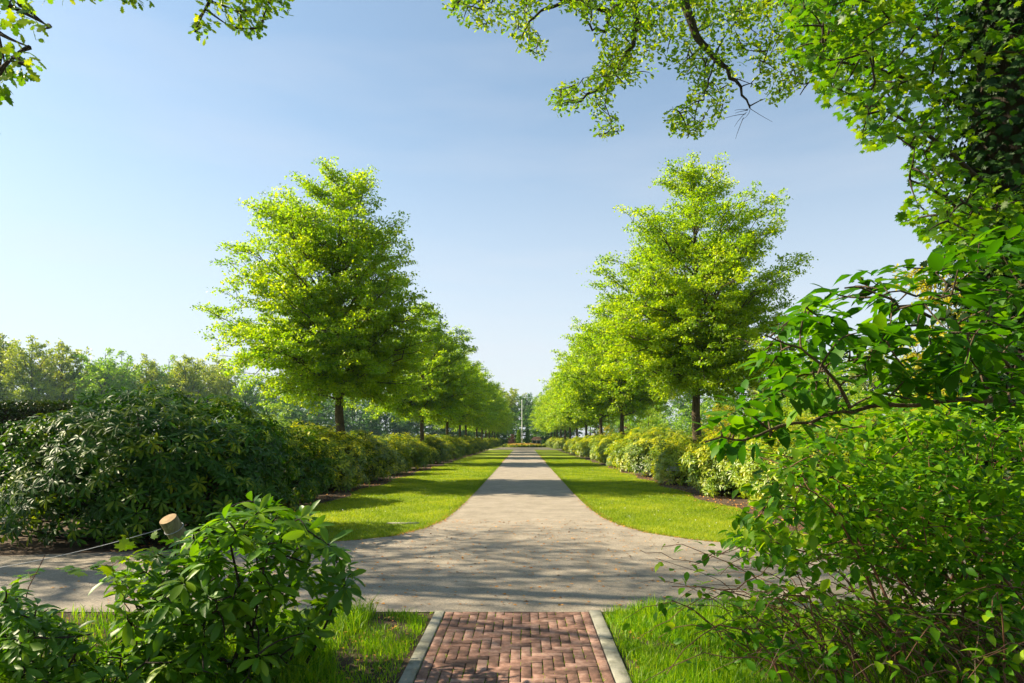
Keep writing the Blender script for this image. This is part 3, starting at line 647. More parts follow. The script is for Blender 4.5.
# ------------------------------------------------------------------ rhododendrons
def make_rhodo(name, rx, ry, h, nw, tpl, lsize, k, leafm, seed, lump=.12, spread_in=.28, stems=14, bottom=.05, sq=.8, lit_tips=.34):
    rg = np.random.default_rng(seed); root = empty(name); gl_ = Geo(); gs = Geo()
    az = rg.uniform(0, 2 * np.pi, nw); cz = rg.uniform(-.34, 1, nw)
    sr = np.sqrt(np.maximum(0, 1 - cz ** 2)) ** sq
    d = np.stack([np.cos(az) * sr, np.sin(az) * sr, cz], 1)
    ph = rg.uniform(0, 6.28, 6)
    lumpf = 1 + lump * (np.sin(3 * az + ph[0] + 2 * cz) * .5 + np.sin(5 * az + ph[1] - 5 * cz) * .35 + np.sin(9 * az + ph[2] + 8 * cz) * .25 + np.sin(7 * cz + ph[3]) * .3)
    sh = 1 - spread_in * rg.random(nw) ** 1.6
    c0 = h * .36
    P = d * np.array([rx, ry, h - c0]) * (lumpf * sh)[:, None]; P[:, 2] = np.where(cz < 0, d[:, 2] * c0 * 2.3, P[:, 2]) + c0
    P[:, 2] = np.maximum(P[:, 2], bottom + rg.random(nw) * .12)
    ax = nrm(d / np.array([rx, ry, h - c0]) * rx + np.array([0, 0, .75]) + rg.normal(0, .28, (nw, 3)))
    a = nrm(np.cross(ax, rg.normal(0, 1, (nw, 3)))); b = np.cross(ax, a)
    th = (np.arange(k) * 2 * np.pi / k)[None] + rg.uniform(0, 6.28, (nw, 1)) + rg.normal(0, .15, (nw, k))
    el = rg.normal(.12, .28, (nw, k))
    rad = np.cos(th)[..., None] * a[:, None] + np.sin(th)[..., None] * b[:, None]
    D = np.cos(el)[..., None] * rad + np.sin(el)[..., None] * ax[:, None] - np.array([0, 0, .15])
    Nn = -np.sin(el)[..., None] * rad + np.cos(el)[..., None] * ax[:, None] + rg.normal(0, .12, (nw, k, 3))
    PP = np.repeat(P[:, None], k, 1) + rad * .01
    tone = np.clip(rg.normal(.42, .14, nw) + .32 * (rg.random(nw) < np.where(cz > .35, lit_tips, .10)) * (sh > .88), 0, 1)  # upper outer whorls yellower: young shoots, with sunlit bush tops painted into the tone
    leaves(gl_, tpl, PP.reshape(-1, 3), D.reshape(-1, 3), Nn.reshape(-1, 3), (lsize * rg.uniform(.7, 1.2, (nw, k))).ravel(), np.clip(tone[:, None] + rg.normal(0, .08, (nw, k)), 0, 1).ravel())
    # woody stems from the root out to some of the whorls
    ids = rg.choice(nw, min(nw, stems * 12), replace=False)
    B = np.zeros((len(ids), 3)); B[:, 0] = rg.normal(0, rx * .15, len(ids)); B[:, 1] = rg.normal(0, ry * .15, len(ids)); B[:, 2] = -.05
    E = P[ids]; Mi = B * .45 + E * .55; Mi[:, 2] *= .8
    tubes(gs, bez(B, Mi, E, 7), np.linspace(.022, .005, 7)[None] * (h / 2) ** .5, 4)
    gl_.obj('foliage', leafm, root); gs.obj('stems', M_BARKD, root)
    return root, P, d

big, bP, bd = make_rhodo('rhododendron_bush', 2.3, 2.15, 2.42, 2900, RHODO, .145, 8, M_RHO, 61, lump=.17, spread_in=.40, bottom=.08, sq=1.05, lit_tips=.09)
big.location = (-6.1, 11.35, 0)
tag(big, 'large dark green rhododendron mound beside the road at the left', 'shrub', 'rhododendrons')
b2, _, _ = make_rhodo('rhododendron_bush', 1.9, 2.1, 2.0, 2300, RHODO_LO, .14, 8, M_RHO, 62, sq=.95, lit_tips=.65, lump=.18)
b2.location = (-6.75, 17.1, 0); tag(b2, 'dark rounded rhododendron with yellowish top, touching the large dark mound', 'shrub', 'rhododendrons')
rp = [make_rhodo('rhododendron_bush', 1.5, 1.5, 1.70, 1500, T_quad(.17, .55, .06, -.12), .155, 7, M_ROWL, s, lump=.2, sq=.92, lit_tips=.55, spread_in=.36)[0] for s in (63, 64, 65)]
usedr = [False] * 3
def row_bush(i, x, y, sc, label, m_):
    k = i % 3; rz = rng.choice([0, math.pi]) + rng.normal(0, .25)
    if not usedr[k] and m_ is None:
        usedr[k] = True; o = rp[k]; o.location = (x, y, 0); o.rotation_euler = (0, 0, rz); o.scale = sc
        return tag(o, label, 'shrub', 'rhododendrons')
    return dup(rp[k], (x, y, 0), rz, sc, label, 'rhododendrons', 'shrub', m_)
z = 21.6; i = 0
while z < 160:
    if 96 < z < 110: z = 110.5
    f_ = 1.0 if z < 100 else .97
    s_ = 1.18 if i == 0 else rng.uniform(.84, 1.12)
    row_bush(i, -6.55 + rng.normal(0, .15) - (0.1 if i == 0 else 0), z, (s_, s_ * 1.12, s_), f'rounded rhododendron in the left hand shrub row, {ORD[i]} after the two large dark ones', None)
    z += 4.7 * rng.uniform(.93, 1.10); i += 1
z = 19.8; i = 0
while z < 160:
    if 96 < z < 110: z = 110.5
    s_ = [1.08, 1.05, 1.15, 1.2][i] if i < 4 else rng.uniform(.9, 1.12)
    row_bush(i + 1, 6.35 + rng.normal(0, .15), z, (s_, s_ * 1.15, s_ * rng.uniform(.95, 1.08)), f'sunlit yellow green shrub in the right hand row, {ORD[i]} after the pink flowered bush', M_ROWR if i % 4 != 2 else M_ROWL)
    z += 4.7 * rng.uniform(.93, 1.10); i += 1
fl, fP, fd = make_rhodo('flowering_bush', 2.3, 2.4, 2.15, 2800, RHODO_LO, .125, 8, M_ROWR, 71)
fl.location = (7.1, 15.4, 0); tag(fl, 'yellow green rhododendron with a few pink flower heads behind the right hand shrubs', 'shrub', 'rhododendrons')
vis = [j for j in range(len(fP)) if fd[j, 0] < .35 and fd[j, 1] < .1 and fP[j, 2] > .5]
rg = np.random.default_rng(5)
for j in rg.choice(vis, 26, replace=False):
    gp = Geo(); n = 16
    dd = nrm(rg.normal(0, 1, (n, 3)) + fd[j] * 1.2 + np.array([0, 0, .4]))
    c = fP[j] * np.array([1.04, 1.04, 1.02])
    leaves(gp, T_quad(.36, .6, .12, .05), c + dd * .01, dd, nrm(rg.normal(0, 1, (n, 3))), .065, rg.random(n))
    gp.obj('flower_head', M_PINK, fl)

# second nearer low flowering bush by the road on the right, half hidden
f2, f2P, f2d = make_rhodo('flowering_bush', 1.7, 1.3, 1.35, 1200, RHODO_LO, .12, 8, M_RHO, 72)
f2.location = (7.0, 11.9, 0); tag(f2, 'low dark rhododendron at the road edge, half hidden by the right hand twigs', 'shrub', 'rhododendrons')

# clipped hedge, far left
gh = Geo(); gi = Geo(); n = 26000
hx0, hx1, hy0, hy1, hh = -17.0, -9.2, 14.2, 15.4, 2.38
fc = rng.random(n)
P = np.stack([rng.uniform(hx0, hx1, n), rng.uniform(hy0, hy1, n), rng.uniform(.02, hh, n)], 1)
P[fc < .6, 1] = hy0 + np.abs(rng.normal(0, .05, (fc < .6).sum())); k = (fc >= .6) & (fc < .85); P[k, 2] = hh - np.abs(rng.normal(0, .04, k.sum())); k = fc >= .93; P[k, 0] = hx1 - np.abs(rng.normal(0, .05, k.sum()))
leaves(gh, T_dia(), P, rng.normal(0, 1, (n, 3)), rng.normal(0, 1, (n, 3)), .075, np.clip(rng.normal(.45, .2, n), 0, 1))
hg = empty('clipped_hedge', (0, 0, 0)); tag(hg, 'dark clipped hedge with a flat top at the far left edge', 'hedge')
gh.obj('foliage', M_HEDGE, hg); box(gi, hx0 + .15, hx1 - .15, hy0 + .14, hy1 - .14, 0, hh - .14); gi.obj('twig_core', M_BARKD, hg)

# ------------------------------------------------------------------ grown plants: sprays joined greedily to a skeleton
def grow(gw, limbs, C, r0=.012, r1=.004, sag=.05, K=5, mi=0, rg=rng, maxreach=None):
    sk = []; 
    for P, Rr in limbs:
        P = np.asarray(P, float); tubes(gw, P, Rr, 6, mi=mi)
        for a, b in zip(P[:-1], P[1:]):
            for t in np.linspace(0, 1, 6): sk.append(a * (1 - t) + b * t)
    S = np.array(sk); d0 = np.array([np.min(np.sum((S - c) ** 2, 1)) for c in C]); order = np.argsort(d0)
    cap = len(S) + len(C) * K; A = np.zeros((cap, 3)); A[:len(S)] = S; m = len(S)
    paths = np.zeros((len(C), K, 3))
    for i in order:
        c = C[i]; d = A[:m] - c; j = np.argmin(np.sum(d * d, 1)); q = A[j]
        mid = (q + c) / 2 + rg.normal(0, .10, 3) * np.linalg.norm(c - q) + np.array([0, 0, sag * np.linalg.norm(c - q)])
        p = bez(q, mid, c, K)[0]; paths[i] = p; A[m:m + K - 1] = p[1:]; m += K - 1
    tubes(gw, paths, np.linspace(r0, r1, K)[None] * np.ones((len(C), 1)), 4, mi=mi)
    return paths

def in_frame(P, m=25):
    z = np.maximum(P[:, 1], .01); px = CX + P[:, 0] / z * F; py = CY - (P[:, 2] - EYE) / z * F
    return (P[:, 1] > .2) & (px > -m) & (px < 1024 + m) & (py > -m) & (py < 683 + m), px, py

def poly_points(poly, n, z0, z1, rg=rng, gap=0, gs=.02, zfun=None):
    xs = [p[0] for p in poly]; ys_ = [p[1] for p in poly]; out_ = []
    while len(out_) < n:
        x = rg.uniform(min(xs), max(xs), 4 * n); y = rg.uniform(min(ys_), max(ys_), 4 * n)
        k = inpoly(x, y, poly)
        if gap:
            f = np.sin(x * gs * 2.1 + 1.3) * np.cos(y * gs * 2.6 + .7) + .6 * np.sin(x * gs * 4.7 + y * gs * 3.9)
            k &= (f + rg.normal(0, .35, len(x))) > gap - 1
        for a, b in zip(x[k], y[k]):
            out_.append(at(a, b, rg.uniform(z0, z1)))
    return np.array(out_[:n])

def spray(g, tpl, C, paths, per, sp, size, rg=rng, flat=.5, droop=.2, nup=.35, tone=.5, outw=.5, mi=0, polyclip=None):
    n = len(C) * per; rep = np.repeat(np.arange(len(C)), per)
    out_d = nrm((paths[:, -1] - paths[:, -2]) * np.array([1, 1, .3]))[rep]
    u = rg.random(n)
    base = paths[rep, -1] * u[:, None] ** .5 + paths[rep, -2] * (1 - u[:, None] ** .5)
    P = base + rg.normal(0, sp, (n, 3)) * np.array([1, 1, flat])
    D = out_d * outw + rg.normal(0, .6, (n, 3)) * np.array([1, 1, .45]) - np.array([0, 0, droop])
    Nn = np.array([0, 0, 1.]) + rg.normal(0, nup, (n, 3))
    S = size * rg.uniform(.6, 1.2, n); r = np.clip(tone + rg.normal(0, .12, len(C))[rep] + rg.normal(0, .16, n), 0, 1)
    if polyclip is not None:
        fr, px, py = in_frame(P, 5); k = ~fr
        for po in polyclip: k |= inpoly(px, py, po)
        P, D, Nn, S, r = P[k], D[k], Nn[k], S[k], r[k]
    leaves(g, tpl, P, D, Nn, S, r, mi)

# ---- big oak above and to the left of the camera: shades the crossing, tips hang into the top left corner
PC1 = [(-40, -40), (75, -40), (70, -2), (45, -4), (30, 15), (54, 28), (48, 40), (26, 34), (34, 50), (42, 60), (30, 74), (12, 82), (10, 90), (0, 98), (-40, 106)]
PC2 = [(95, -40), (165, -40), (152, 8), (118, 6)]
PC3 = [(180, -40), (292, -40), (288, 10), (284, 24), (268, 12), (262, 28), (264, 38), (240, 36), (222, 24), (206, 42), (190, 30), (196, 12)]
oak = empty('oak_tree', (-12.6, 9.4, 0)); gw = Geo(); gv = Geo(); rg = np.random.default_rng(90)
OFF = np.array([-12.6, 9.4, 0])
n = 1500
C = np.array([-12.0, 9.9, 9.0]) + nrm(rg.normal(0, 1, (n, 3))) * (rg.random((n, 1)) ** .45) * np.array([7.4, 5.4, 5.0])
fr, px, py = in_frame(C, 28); C = C[~fr & (C[:, 2] > 4.2)]
f = np.sin(C[:, 0] * 1.1) * np.cos(C[:, 1] * 1.7 + 1) + np.sin(C[:, 2] * 1.9 + C[:, 1])
C = C[f > -.75]; C = C[(C[:, 1] > 9.2) | (rg.random(len(C)) < .55)][:600]
Ca = np.vstack([poly_points(PC1, 46, 4.6, 6.2, rg), poly_points(PC2, 8, 6.5, 8, rg), poly_points(PC3, 34, 7, 8.5, rg)])
tr_ = np.array([(0, 0, -.2), (.05, .02, 1.5), (.1, 0, 3.5), (.25, .05, 6), (.3, .1, 9), (.4, .1, 12.5)]) + OFF
limbs = [(tr_, np.array([.42, .33, .28, .22, .15, .05]))]
for e, hz_ in (((-6, 8.5, 9.5), 5.0), ((-7, 11.5, 11.5), 6), ((-8.5, 6, 9), 5), ((-17, 9, 9), 5), ((-13, 14, 10), 6), ((-14, 5, 10), 6.5), ((-4.7, 5.6, 6.6), 4.6), ((-5.8, 7.6, 8.6), 5.2)):
    b_ = np.array([OFF[0] + .15, OFF[1], hz_]); e = np.array(e, float); mid_ = (b_ + e) / 2 + np.array([0, 0, .8])
    limbs.append((bez(b_, mid_, e, 8)[0], np.linspace(.085, .02, 8)))
CC = np.vstack([C, Ca]); paths = grow(gw, limbs, CC, .018, .004, rg=rg)
nC = len(C)
spray(gv, OAKL, CC[:nC], paths[:nC], 24, .30, .13, rg, polyclip=[PC1, PC2, PC3])
spray(gv, OAKL, CC[nC:nC + 46], paths[nC:nC + 46], 13, .10, .095, rg, nup=.7, tone=.55, droop=.5, polyclip=[PC1])
spray(gv, OAKL, CC[nC + 46:], paths[nC + 46:], 26, .10, .085, rg, nup=.7, tone=.55, droop=.4, polyclip=[PC2, PC3])
o1 = gw.obj('trunk', M_BARKD, oak, smooth=True); o2 = gv.obj('crown', M_OAK, oak)
for o in (o1, o2): o.location = tuple(-OFF)
tag(oak, 'oak whose lobed leaf sprays hang into the top left corner of the sky', 'tree')

# ---- oak at the right: limbs reaching over the top of the view
PO = [(440, -40), (445, 6), (450, 18), (478, 31), (508, 34), (518, 50), (545, 62), (550, 48), (532, 28), (540, 8), (575, 12), (592, 36), (600, 60), (588, 76), (562, 82), (546, 98), (560, 120), (592, 102), (584, 128), (602, 141), (626, 131), (614, 106),
      (612, 86), (646, 86), (660, 66), (690, 84), (690, 100), (664, 112), (668, 134), (700, 138), (724, 118), (734, 94), (748, 62), (756, 64), (752, 86), (768, 106), (795, 98), (814, 70), (900, 90), (920, -40)]
oakr = empty('oak_tree', (8.6, 9.6, 0)); gw = Geo(); gv = Geo(); rg = np.random.default_rng(91); OFF = np.array([8.6, 9.6, 0])
def pl(pts, z0, z1, rr0, rr1):
    n = len(pts); zz = np.linspace(z0, z1, n)
    P = np.array([at(a, b, z) for (a, b), z in zip(pts, zz)])
    t = np.linspace(0, n - 1, n * 3 - 2); P = np.stack([np.interp(t, np.arange(n), P[:, k]) for k in range(3)], 1)
    P[1:-1] += rg.normal(0, .012, (len(P) - 2, 3))
    return (P, np.linspace(rr0, rr1, len(P)))
trk = np.array([(0, 0, -.2), (0, .05, 2), (-.1, 0, 5), (-.2, .1, 8), (-.2, .1, 11), (-.1, .1, 14)]) + OFF
limbs = [(trk, np.array([.40, .32, .27, .22, .15, .06])),
         (bez(np.array([8.5, 9.6, 6.6]), np.array([6.5, 9.3, 9.2]), at(690, -55, 9.2), 9)[0], np.linspace(.15, .07, 9)),
         (bez(np.array([8.4, 9.7, 7.6]), np.array([5.5, 10, 10.5]), at(640, -50, 10), 9)[0], np.linspace(.14, .05, 9)),
         pl([(690, -55), (682, -15), (688, 15), (697, 38), (712, 55), (728, 70), (740, 88), (750, 108)], 9.2, 9.2, .075, .010),
         pl([(640, -50), (634, 5), (637, 22), (632, 45), (618, 68), (603, 85), (580, 100), (562, 104)], 10, 9.6, .060, .006),
         pl([(640, -50), (625, 2), (612, 12), (590, 5), (570, 2), (545, 8), (530, 22), (520, 40)], 10, 9.8, .055, .006),
         pl([(612, 12), (606, 32), (592, 28), (586, 22)], 9.9, 9.7, .03, .012),
         pl([(607, 84), (606, 105), (612, 128)], 9.6, 9.5, .012, .005),
         pl([(715, 58), (709, 80), (704, 100)], 9.2, 9.1, .016, .006),
         pl([(570, 2), (530, -8), (490, -4), (470, 8)], 9.8, 9.5, .03, .006),
         pl([(830, -45), (815, 20), (808, 55), (812, 75), (800, 95)], 8.6, 8.6, .035, .006)]
C = poly_points(PO, 600, 8.6, 11.0, rg, gap=.35, gs=.03)
Cx = np.array([7.6, 9.6, 11]) + nrm(rg.normal(0, 1, (900, 3))) * (rg.random((900, 1)) ** .5) * np.array([6.5, 4.5, 4.0]); fr, _, _ = in_frame(Cx, 25); Cx = Cx[~fr][:200]
CC = np.vstack([C, Cx]); paths = grow(gw, limbs, CC, .010, .003, rg=rg)
spray(gv, T_fan([(0, 0), (.2, .25), (.14, .4), (.30, .6), (.16, .75), (0, 1)], cy=.5), C, paths[:len(C)], 30, .105, .075, rg, nup=.75, tone=.58, droop=.2, flat=.8, polyclip=[PO])
spray(gv, OAKL, Cx, paths[len(C):], 30, .3, .14, rg)
# bare dead twigs hanging below the leaves
B = []
for (a, b) in ((750, 108),):
    m_ = at(a - 8, b + 12, 9.2); B.append(bez(at(a, b - 4, 9.2), at(a + 2, b + 6, 9.2), m_, 5)[0])
    for _ in range(8):
        t_ = rg.random(); p = at(a, b - 2, 9.2) * (1 - t_) + m_ * t_; e = p + np.array([rg.normal(-.06, .14), rg.normal(0, .1), rg.normal(-.10, .09)]); B.append(bez(p, (p + e) / 2 + rg.normal(0, .03, 3), e, 5)[0])
tubes(gw, np.array(B), np.linspace(.005, .002, 5)[None] * np.ones((len(B), 1)), 3)
o1 = gw.obj('trunk', M_BARKD, oakr, smooth=True); o2 = gv.obj('crown', M_OAK, oakr)
for o in (o1, o2): o.location = tuple(-OFF)
tag(oakr, 'fine leaved oak with dark crooked limbs reaching across the top of the sky', 'tree')

# ---- ivy clad maple at the right edge
PM = [(800, -40), (782, 0), (792, 25), (786, 45), (808, 62), (815, 85), (822, 104), (845, 116), (856, 128), (862, 152), (885, 146), (905, 134), (912, 150), (905, 172), (912, 185), (903, 200), (900, 222), (918, 226), (930, 246), (960, 262), (1070, 290), (1070, -40)]
map_ = empty('maple_tree', (5.05, 6.9, 0)); gw = Geo(); gv = Geo(); gi = Geo(); rg = np.random.default_rng(92); OFF = np.array([5.05, 6.9, 0])
trk = np.array([(0, 0, -.2), (.0, 0, 1.5), (-.08, 0, 3), (-.15, .05, 4.5), (-.1, .05, 6.5), (0, 0, 9)]) + OFF
limbs = [(trk, np.array([.42, .36, .33, .31, .26, .15]))]
for e, hz_ in ((at(820, 60, 6.2), 4.4), (at(860, 100, 5.8), 3.6), (at(910, 180, 5.6), 3.0), (at(850, 10, 7.4), 4.9), (at(960, 200, 5.2), 2.9), (np.array([3.4, 5, 8]), 5.2), (np.array([6.5, 5.5, 8]), 5), (np.array([4.8, 9, 8.5]), 5.5), (np.array([7.5, 8.0, 6.5]), 4)):
    b_ = np.array([OFF[0] - .1, OFF[1], hz_ + .2]); e = np.asarray(e, float); limbs.append((bez(b_, (b_ + e) / 2 + np.array([0, 0, .35]), e, 8)[0], np.linspace(.034, .006, 8)))
C = poly_points(PM, 420, 5.2, 7.8, rg, gap=.45, gs=.03)
_, px_, py_ = in_frame(C); C = C[~((px_ > 955) & (py_ < 185) & (rg.random(len(C)) < .88))]
Cx = np.array([5.5, 6.5, 7.0]) + nrm(rg.normal(0, 1, (900, 3))) * (rg.random((900, 1)) ** .5) * np.array([3.6, 3.4, 3.2]); fr, _, _ = in_frame(Cx, 25); Cx = Cx[~fr][:150]
CC = np.vstack([C, Cx]); paths = grow(gw, limbs, CC, .010, .0035, rg=rg)
spray(gv, MAPLE, CC, paths, 20, .16, .078, rg, nup=.4, tone=.48, droop=.45, flat=.5, polyclip=[PM])
n = 9500; h = rg.uniform(1.0, 9.5, n); a = rg.uniform(0, 6.28, n); rr_ = .34 + np.abs(rg.normal(0, .18, n)) * (1 + .5 * np.sin(h * 3 + a * 2))
P = np.stack([OFF[0] - .1 + np.cos(a) * rr_, OFF[1] + np.sin(a) * rr_, h], 1); dn = np.stack([np.cos(a), np.sin(a), 0 * a], 1)
leaves(gi, MAPLE, P, dn * .4 - np.array([0, 0, 1.]) + rg.normal(0, .35, (n, 3)), dn + rg.normal(0, .35, (n, 3)), .085 * rg.uniform(.6, 1.2, n), np.clip(rg.normal(.4, .22, n), 0, 1))
o1 = gw.obj('trunk', M_BARKD, map_, smooth=True); o2 = gv.obj('crown', M_MAPLE, map_); o3 = gi.obj('ivy', M_IVY, map_)
for o in (o1, o2, o3): o.location = tuple(-OFF)
tag(map_, 'broad leaved maple with a dark ivy clad trunk filling the top right corner', 'tree')

# golden tree glimpsed just below the maple leaves
gt_ = make_tree('golden_tree', 7.4, 2.6, 1.5, [(0, .6), (.3, .95), (.6, 1), (.85, .8), (1, .3)], 80, 9, 30000, .12, M_GOLD, M_BARKD, .14, el=45, seed=77, spread=.14, rag=.2)
gt_.location = (12.4, 17.5, 0); tag(gt_, 'sunlit golden leaved tree showing under the maple leaves at the right', 'tree')

# ---- elder shrub leaning in from the right with big dark leaves
PE = [(704, 446), (690, 438), (716, 424), (722, 404), (734, 392), (752, 384), (760, 352), (778, 322), (800, 300), (838, 276), (862, 270), (905, 262), (925, 245), (962, 236), (1060, 222), (1060, 425), (960, 412), (905, 402), (850, 415), (810, 436), (775, 448), (740, 456)]
eld = empty('elder_shrub', (2.9, 3.9, 0)); gw = Geo(); gv = Geo(); rg = np.random.default_rng(93); OFF = np.array([2.9, 3.9, 0])
limbs = [pl([(1075, 640), (1060, 480), (1045, 402), (1000, 399), (950, 401), (900, 404), (850, 408), (815, 418), (780, 428), (745, 440), (705, 442)], 3.9, 3.0, .020, .004),
         pl([(1060, 480), (1035, 420), (1012, 370), (985, 340), (950, 322), (915, 308), (880, 296), (845, 288)], 3.8, 3.0, .014, .004),
         pl([(1080, 480), (1060, 330), (1010, 298), (965, 290), (925, 296), (890, 292)], 3.8, 3.3, .014, .004),
         pl([(850, 408), (830, 370), (800, 345), (765, 335)], 3.1, 3.0, .009, .003)]
limbs[0][0][0] = OFF + np.array([0, 0, -.05])
C = poly_points(PE, 205, 2.9, 3.9, rg, gap=.75, gs=.03)
paths = grow(gw, limbs, C, .006, .0025, rg=rg, mi=0)
spray(gv, ELDER, C, paths, 8, .055, .108, rg, nup=.22, tone=.42, droop=.04, outw=.9, flat=.35, polyclip=[PE])
o1 = gw.obj('stems', M_BARK, eld, smooth=True); o2 = gv.obj('foliage', M_ELDER, eld)
for o in (o1, o2): o.location = tuple(-OFF)
tag(eld, 'elder shrub with large dark green leaves on long branches reaching in from the right', 'shrub')

# ---- dense leafy shrub mass, lower right
PS = [(765, 458), (800, 436), (850, 418), (905, 406), (1070, 405), (1070, 640), (1000, 630), (960, 600), (900, 575), (850, 560), (810, 572), (785, 566), (755, 560), (742, 548), (735, 530), (752, 515), (748, 500), (765, 486)]
shr = empty('leafy_shrub', (3.1, 4.7, 0)); gw = Geo(); gv = Geo(); rg = np.random.default_rng(94); OFF = np.array([3.1, 4.7, 0])
limbs = []
for i in range(26):
    b_ = OFF + np.array([rg.uniform(-.9, 1.6), rg.uniform(-.7, .7), -.03]); e = at(rg.uniform(740, 1040), rg.uniform(440, 560), rg.uniform(4.0, 5.4))
    limbs.append((bez(b_, np.array([b_[0] * .6 + e[0] * .4, b_[1], e[2] * .9]), e, 9)[0], np.linspace(.011, .003, 9)))
C = poly_points(PS, 470, 3.9, 5.6, rg, gap=.8, gs=.035)
Cy = poly_points([(800, 430), (1070, 410), (1070, 640), (900, 640), (850, 560), (800, 520)], 240, 4.8, 6.1, rg, gap=.5, gs=.03)
CC = np.vstack([C, Cy]); CC = CC[CC[:, 2] > .15]
paths = grow(gw, limbs, CC, .004, .0018, rg=rg)
spray(gv, OVATE, CC, paths, 13, .095, .078, rg, nup=.30, tone=.52, droop=.12, outw=.5, flat=.35)
spray(gv, OVATE, CC[::4], paths[::4], 6, .07, .115, rg, nup=.3, tone=.6, droop=.2, outw=.6, flat=.4)
o1 = gw.obj('stems', M_TWIG, shr, smooth=True); o2 = gv.obj('foliage', M_SHR, shr)
for o in (o1, o2): o.location = tuple(-OFF)
tag(shr, 'dense mid green leafy shrub with thin reddish stems filling the lower right', 'shrub')

# ---- bramble canes in front of it
brm = empty('bramble_bush', (2.3, 4.3, 0)); gw = Geo(); gp = Geo(); gv = Geo(); rg = np.random.default_rng(95); OFF = np.array([2.3, 4.3, 0])
B = []; Ends = []
for i in range(210):
    b_ = np.array([rg.uniform(1.55, 3.6), rg.uniform(3.7, 5.0), -.03]); ln = rg.uniform(.5, 1.15)
    dr = nrm(np.array([-1 + rg.normal(0, .7), rg.normal(0, .5), 0])) * ln * rg.uniform(.3, 1.0)
    top = b_ + dr * .55 + np.array([0, 0, ln * rg.uniform(.6, 1.05)]); e = b_ + dr * 1.3 + np.array([0, 0, ln * rg.uniform(.25, .85)])
    p = bez(b_, top, e, 9)[0]; p[1:-1] += rg.normal(0, .012, (7, 3)); B.append(p); Ends.append(p)
B = np.array(B); k = rg.random(len(B)) < .8
tubes(gw, B[k], np.linspace(.0052, .002, 9)[None] * rg.uniform(.7, 1.3, (k.sum(), 1)), 4); tubes(gp, B[~k], np.linspace(.004, .0015, 9)[None] * np.ones(((~k).sum(), 1)), 4)
# long arching cane over the road edge
for (pts, z0, z1) in (([(812, 640), (790, 612), (757, 600), (735, 590), (700, 600), (655, 628), (640, 640)], 4.3, 4.6), ([(860, 660), (820, 600), (780, 560), (735, 548), (700, 562), (672, 556), (640, 550)], 4.4, 4.7), ([(900, 660), (850, 585), (810, 552), (770, 540), (725, 552), (690, 566)], 4.6, 4.8),
                      ([(835, 560), (790, 545), (765, 542), (720, 575)], 4.3, 4.5), ([(720, 590), (760, 575), (800, 520), (826, 505)], 4.2, 4.6)):
    P, Rr = pl(pts, z0, z1, .0045, .0018); tubes(gw, P, Rr, 4)
rep = np.repeat(np.arange(len(B)), 7); t = rg.uniform(.35, 1, len(rep)) * 8; i0 = np.clip(t.astype(int), 0, 7); fr = (t - i0)[:, None]
P = B[rep, i0] * (1 - fr) + B[rep, i0 + 1] * fr + rg.normal(0, .03, (len(rep), 3)); n = len(P)
leaves(gv, OVATE, P, rg.normal(0, 1, (n, 3)) * np.array([1, 1, .4]), np.array([0, 0, 1.]) + rg.normal(0, .45, (n, 3)), .05 + .045 * rg.random(n), np.clip(rg.normal(.5, .2, n), 0, 1))
n = 2600; P = np.stack([rg.uniform(1.15, 3.8, n), rg.uniform(3.6, 5.2, n), np.abs(rg.normal(.03, .07, n))], 1); P = P[P[:, 0] > 1.0 + .35 * (P[:, 1] - 3.8)]; n = len(P)
leaves(gv, OVATE, P, rg.normal(0, 1, (n, 3)) * np.array([1, 1, .4]), np.array([0, 0, 1.]) + rg.normal(0, .4, (n, 3)), .03 + .035 * rg.random(n), np.clip(rg.normal(.4, .2, n), 0, 1))
for g_, nm, m_ in ((gw, 'canes', M_TWIG), (gp, 'dead_canes', M_TWIGP), (gv, 'foliage', M_SHR)):
    o = g_.obj(nm, m_, brm); o.location = tuple(-OFF)
tag(brm, 'tangle of thin reddish bramble canes arching over the grass at the lower right', 'bramble')

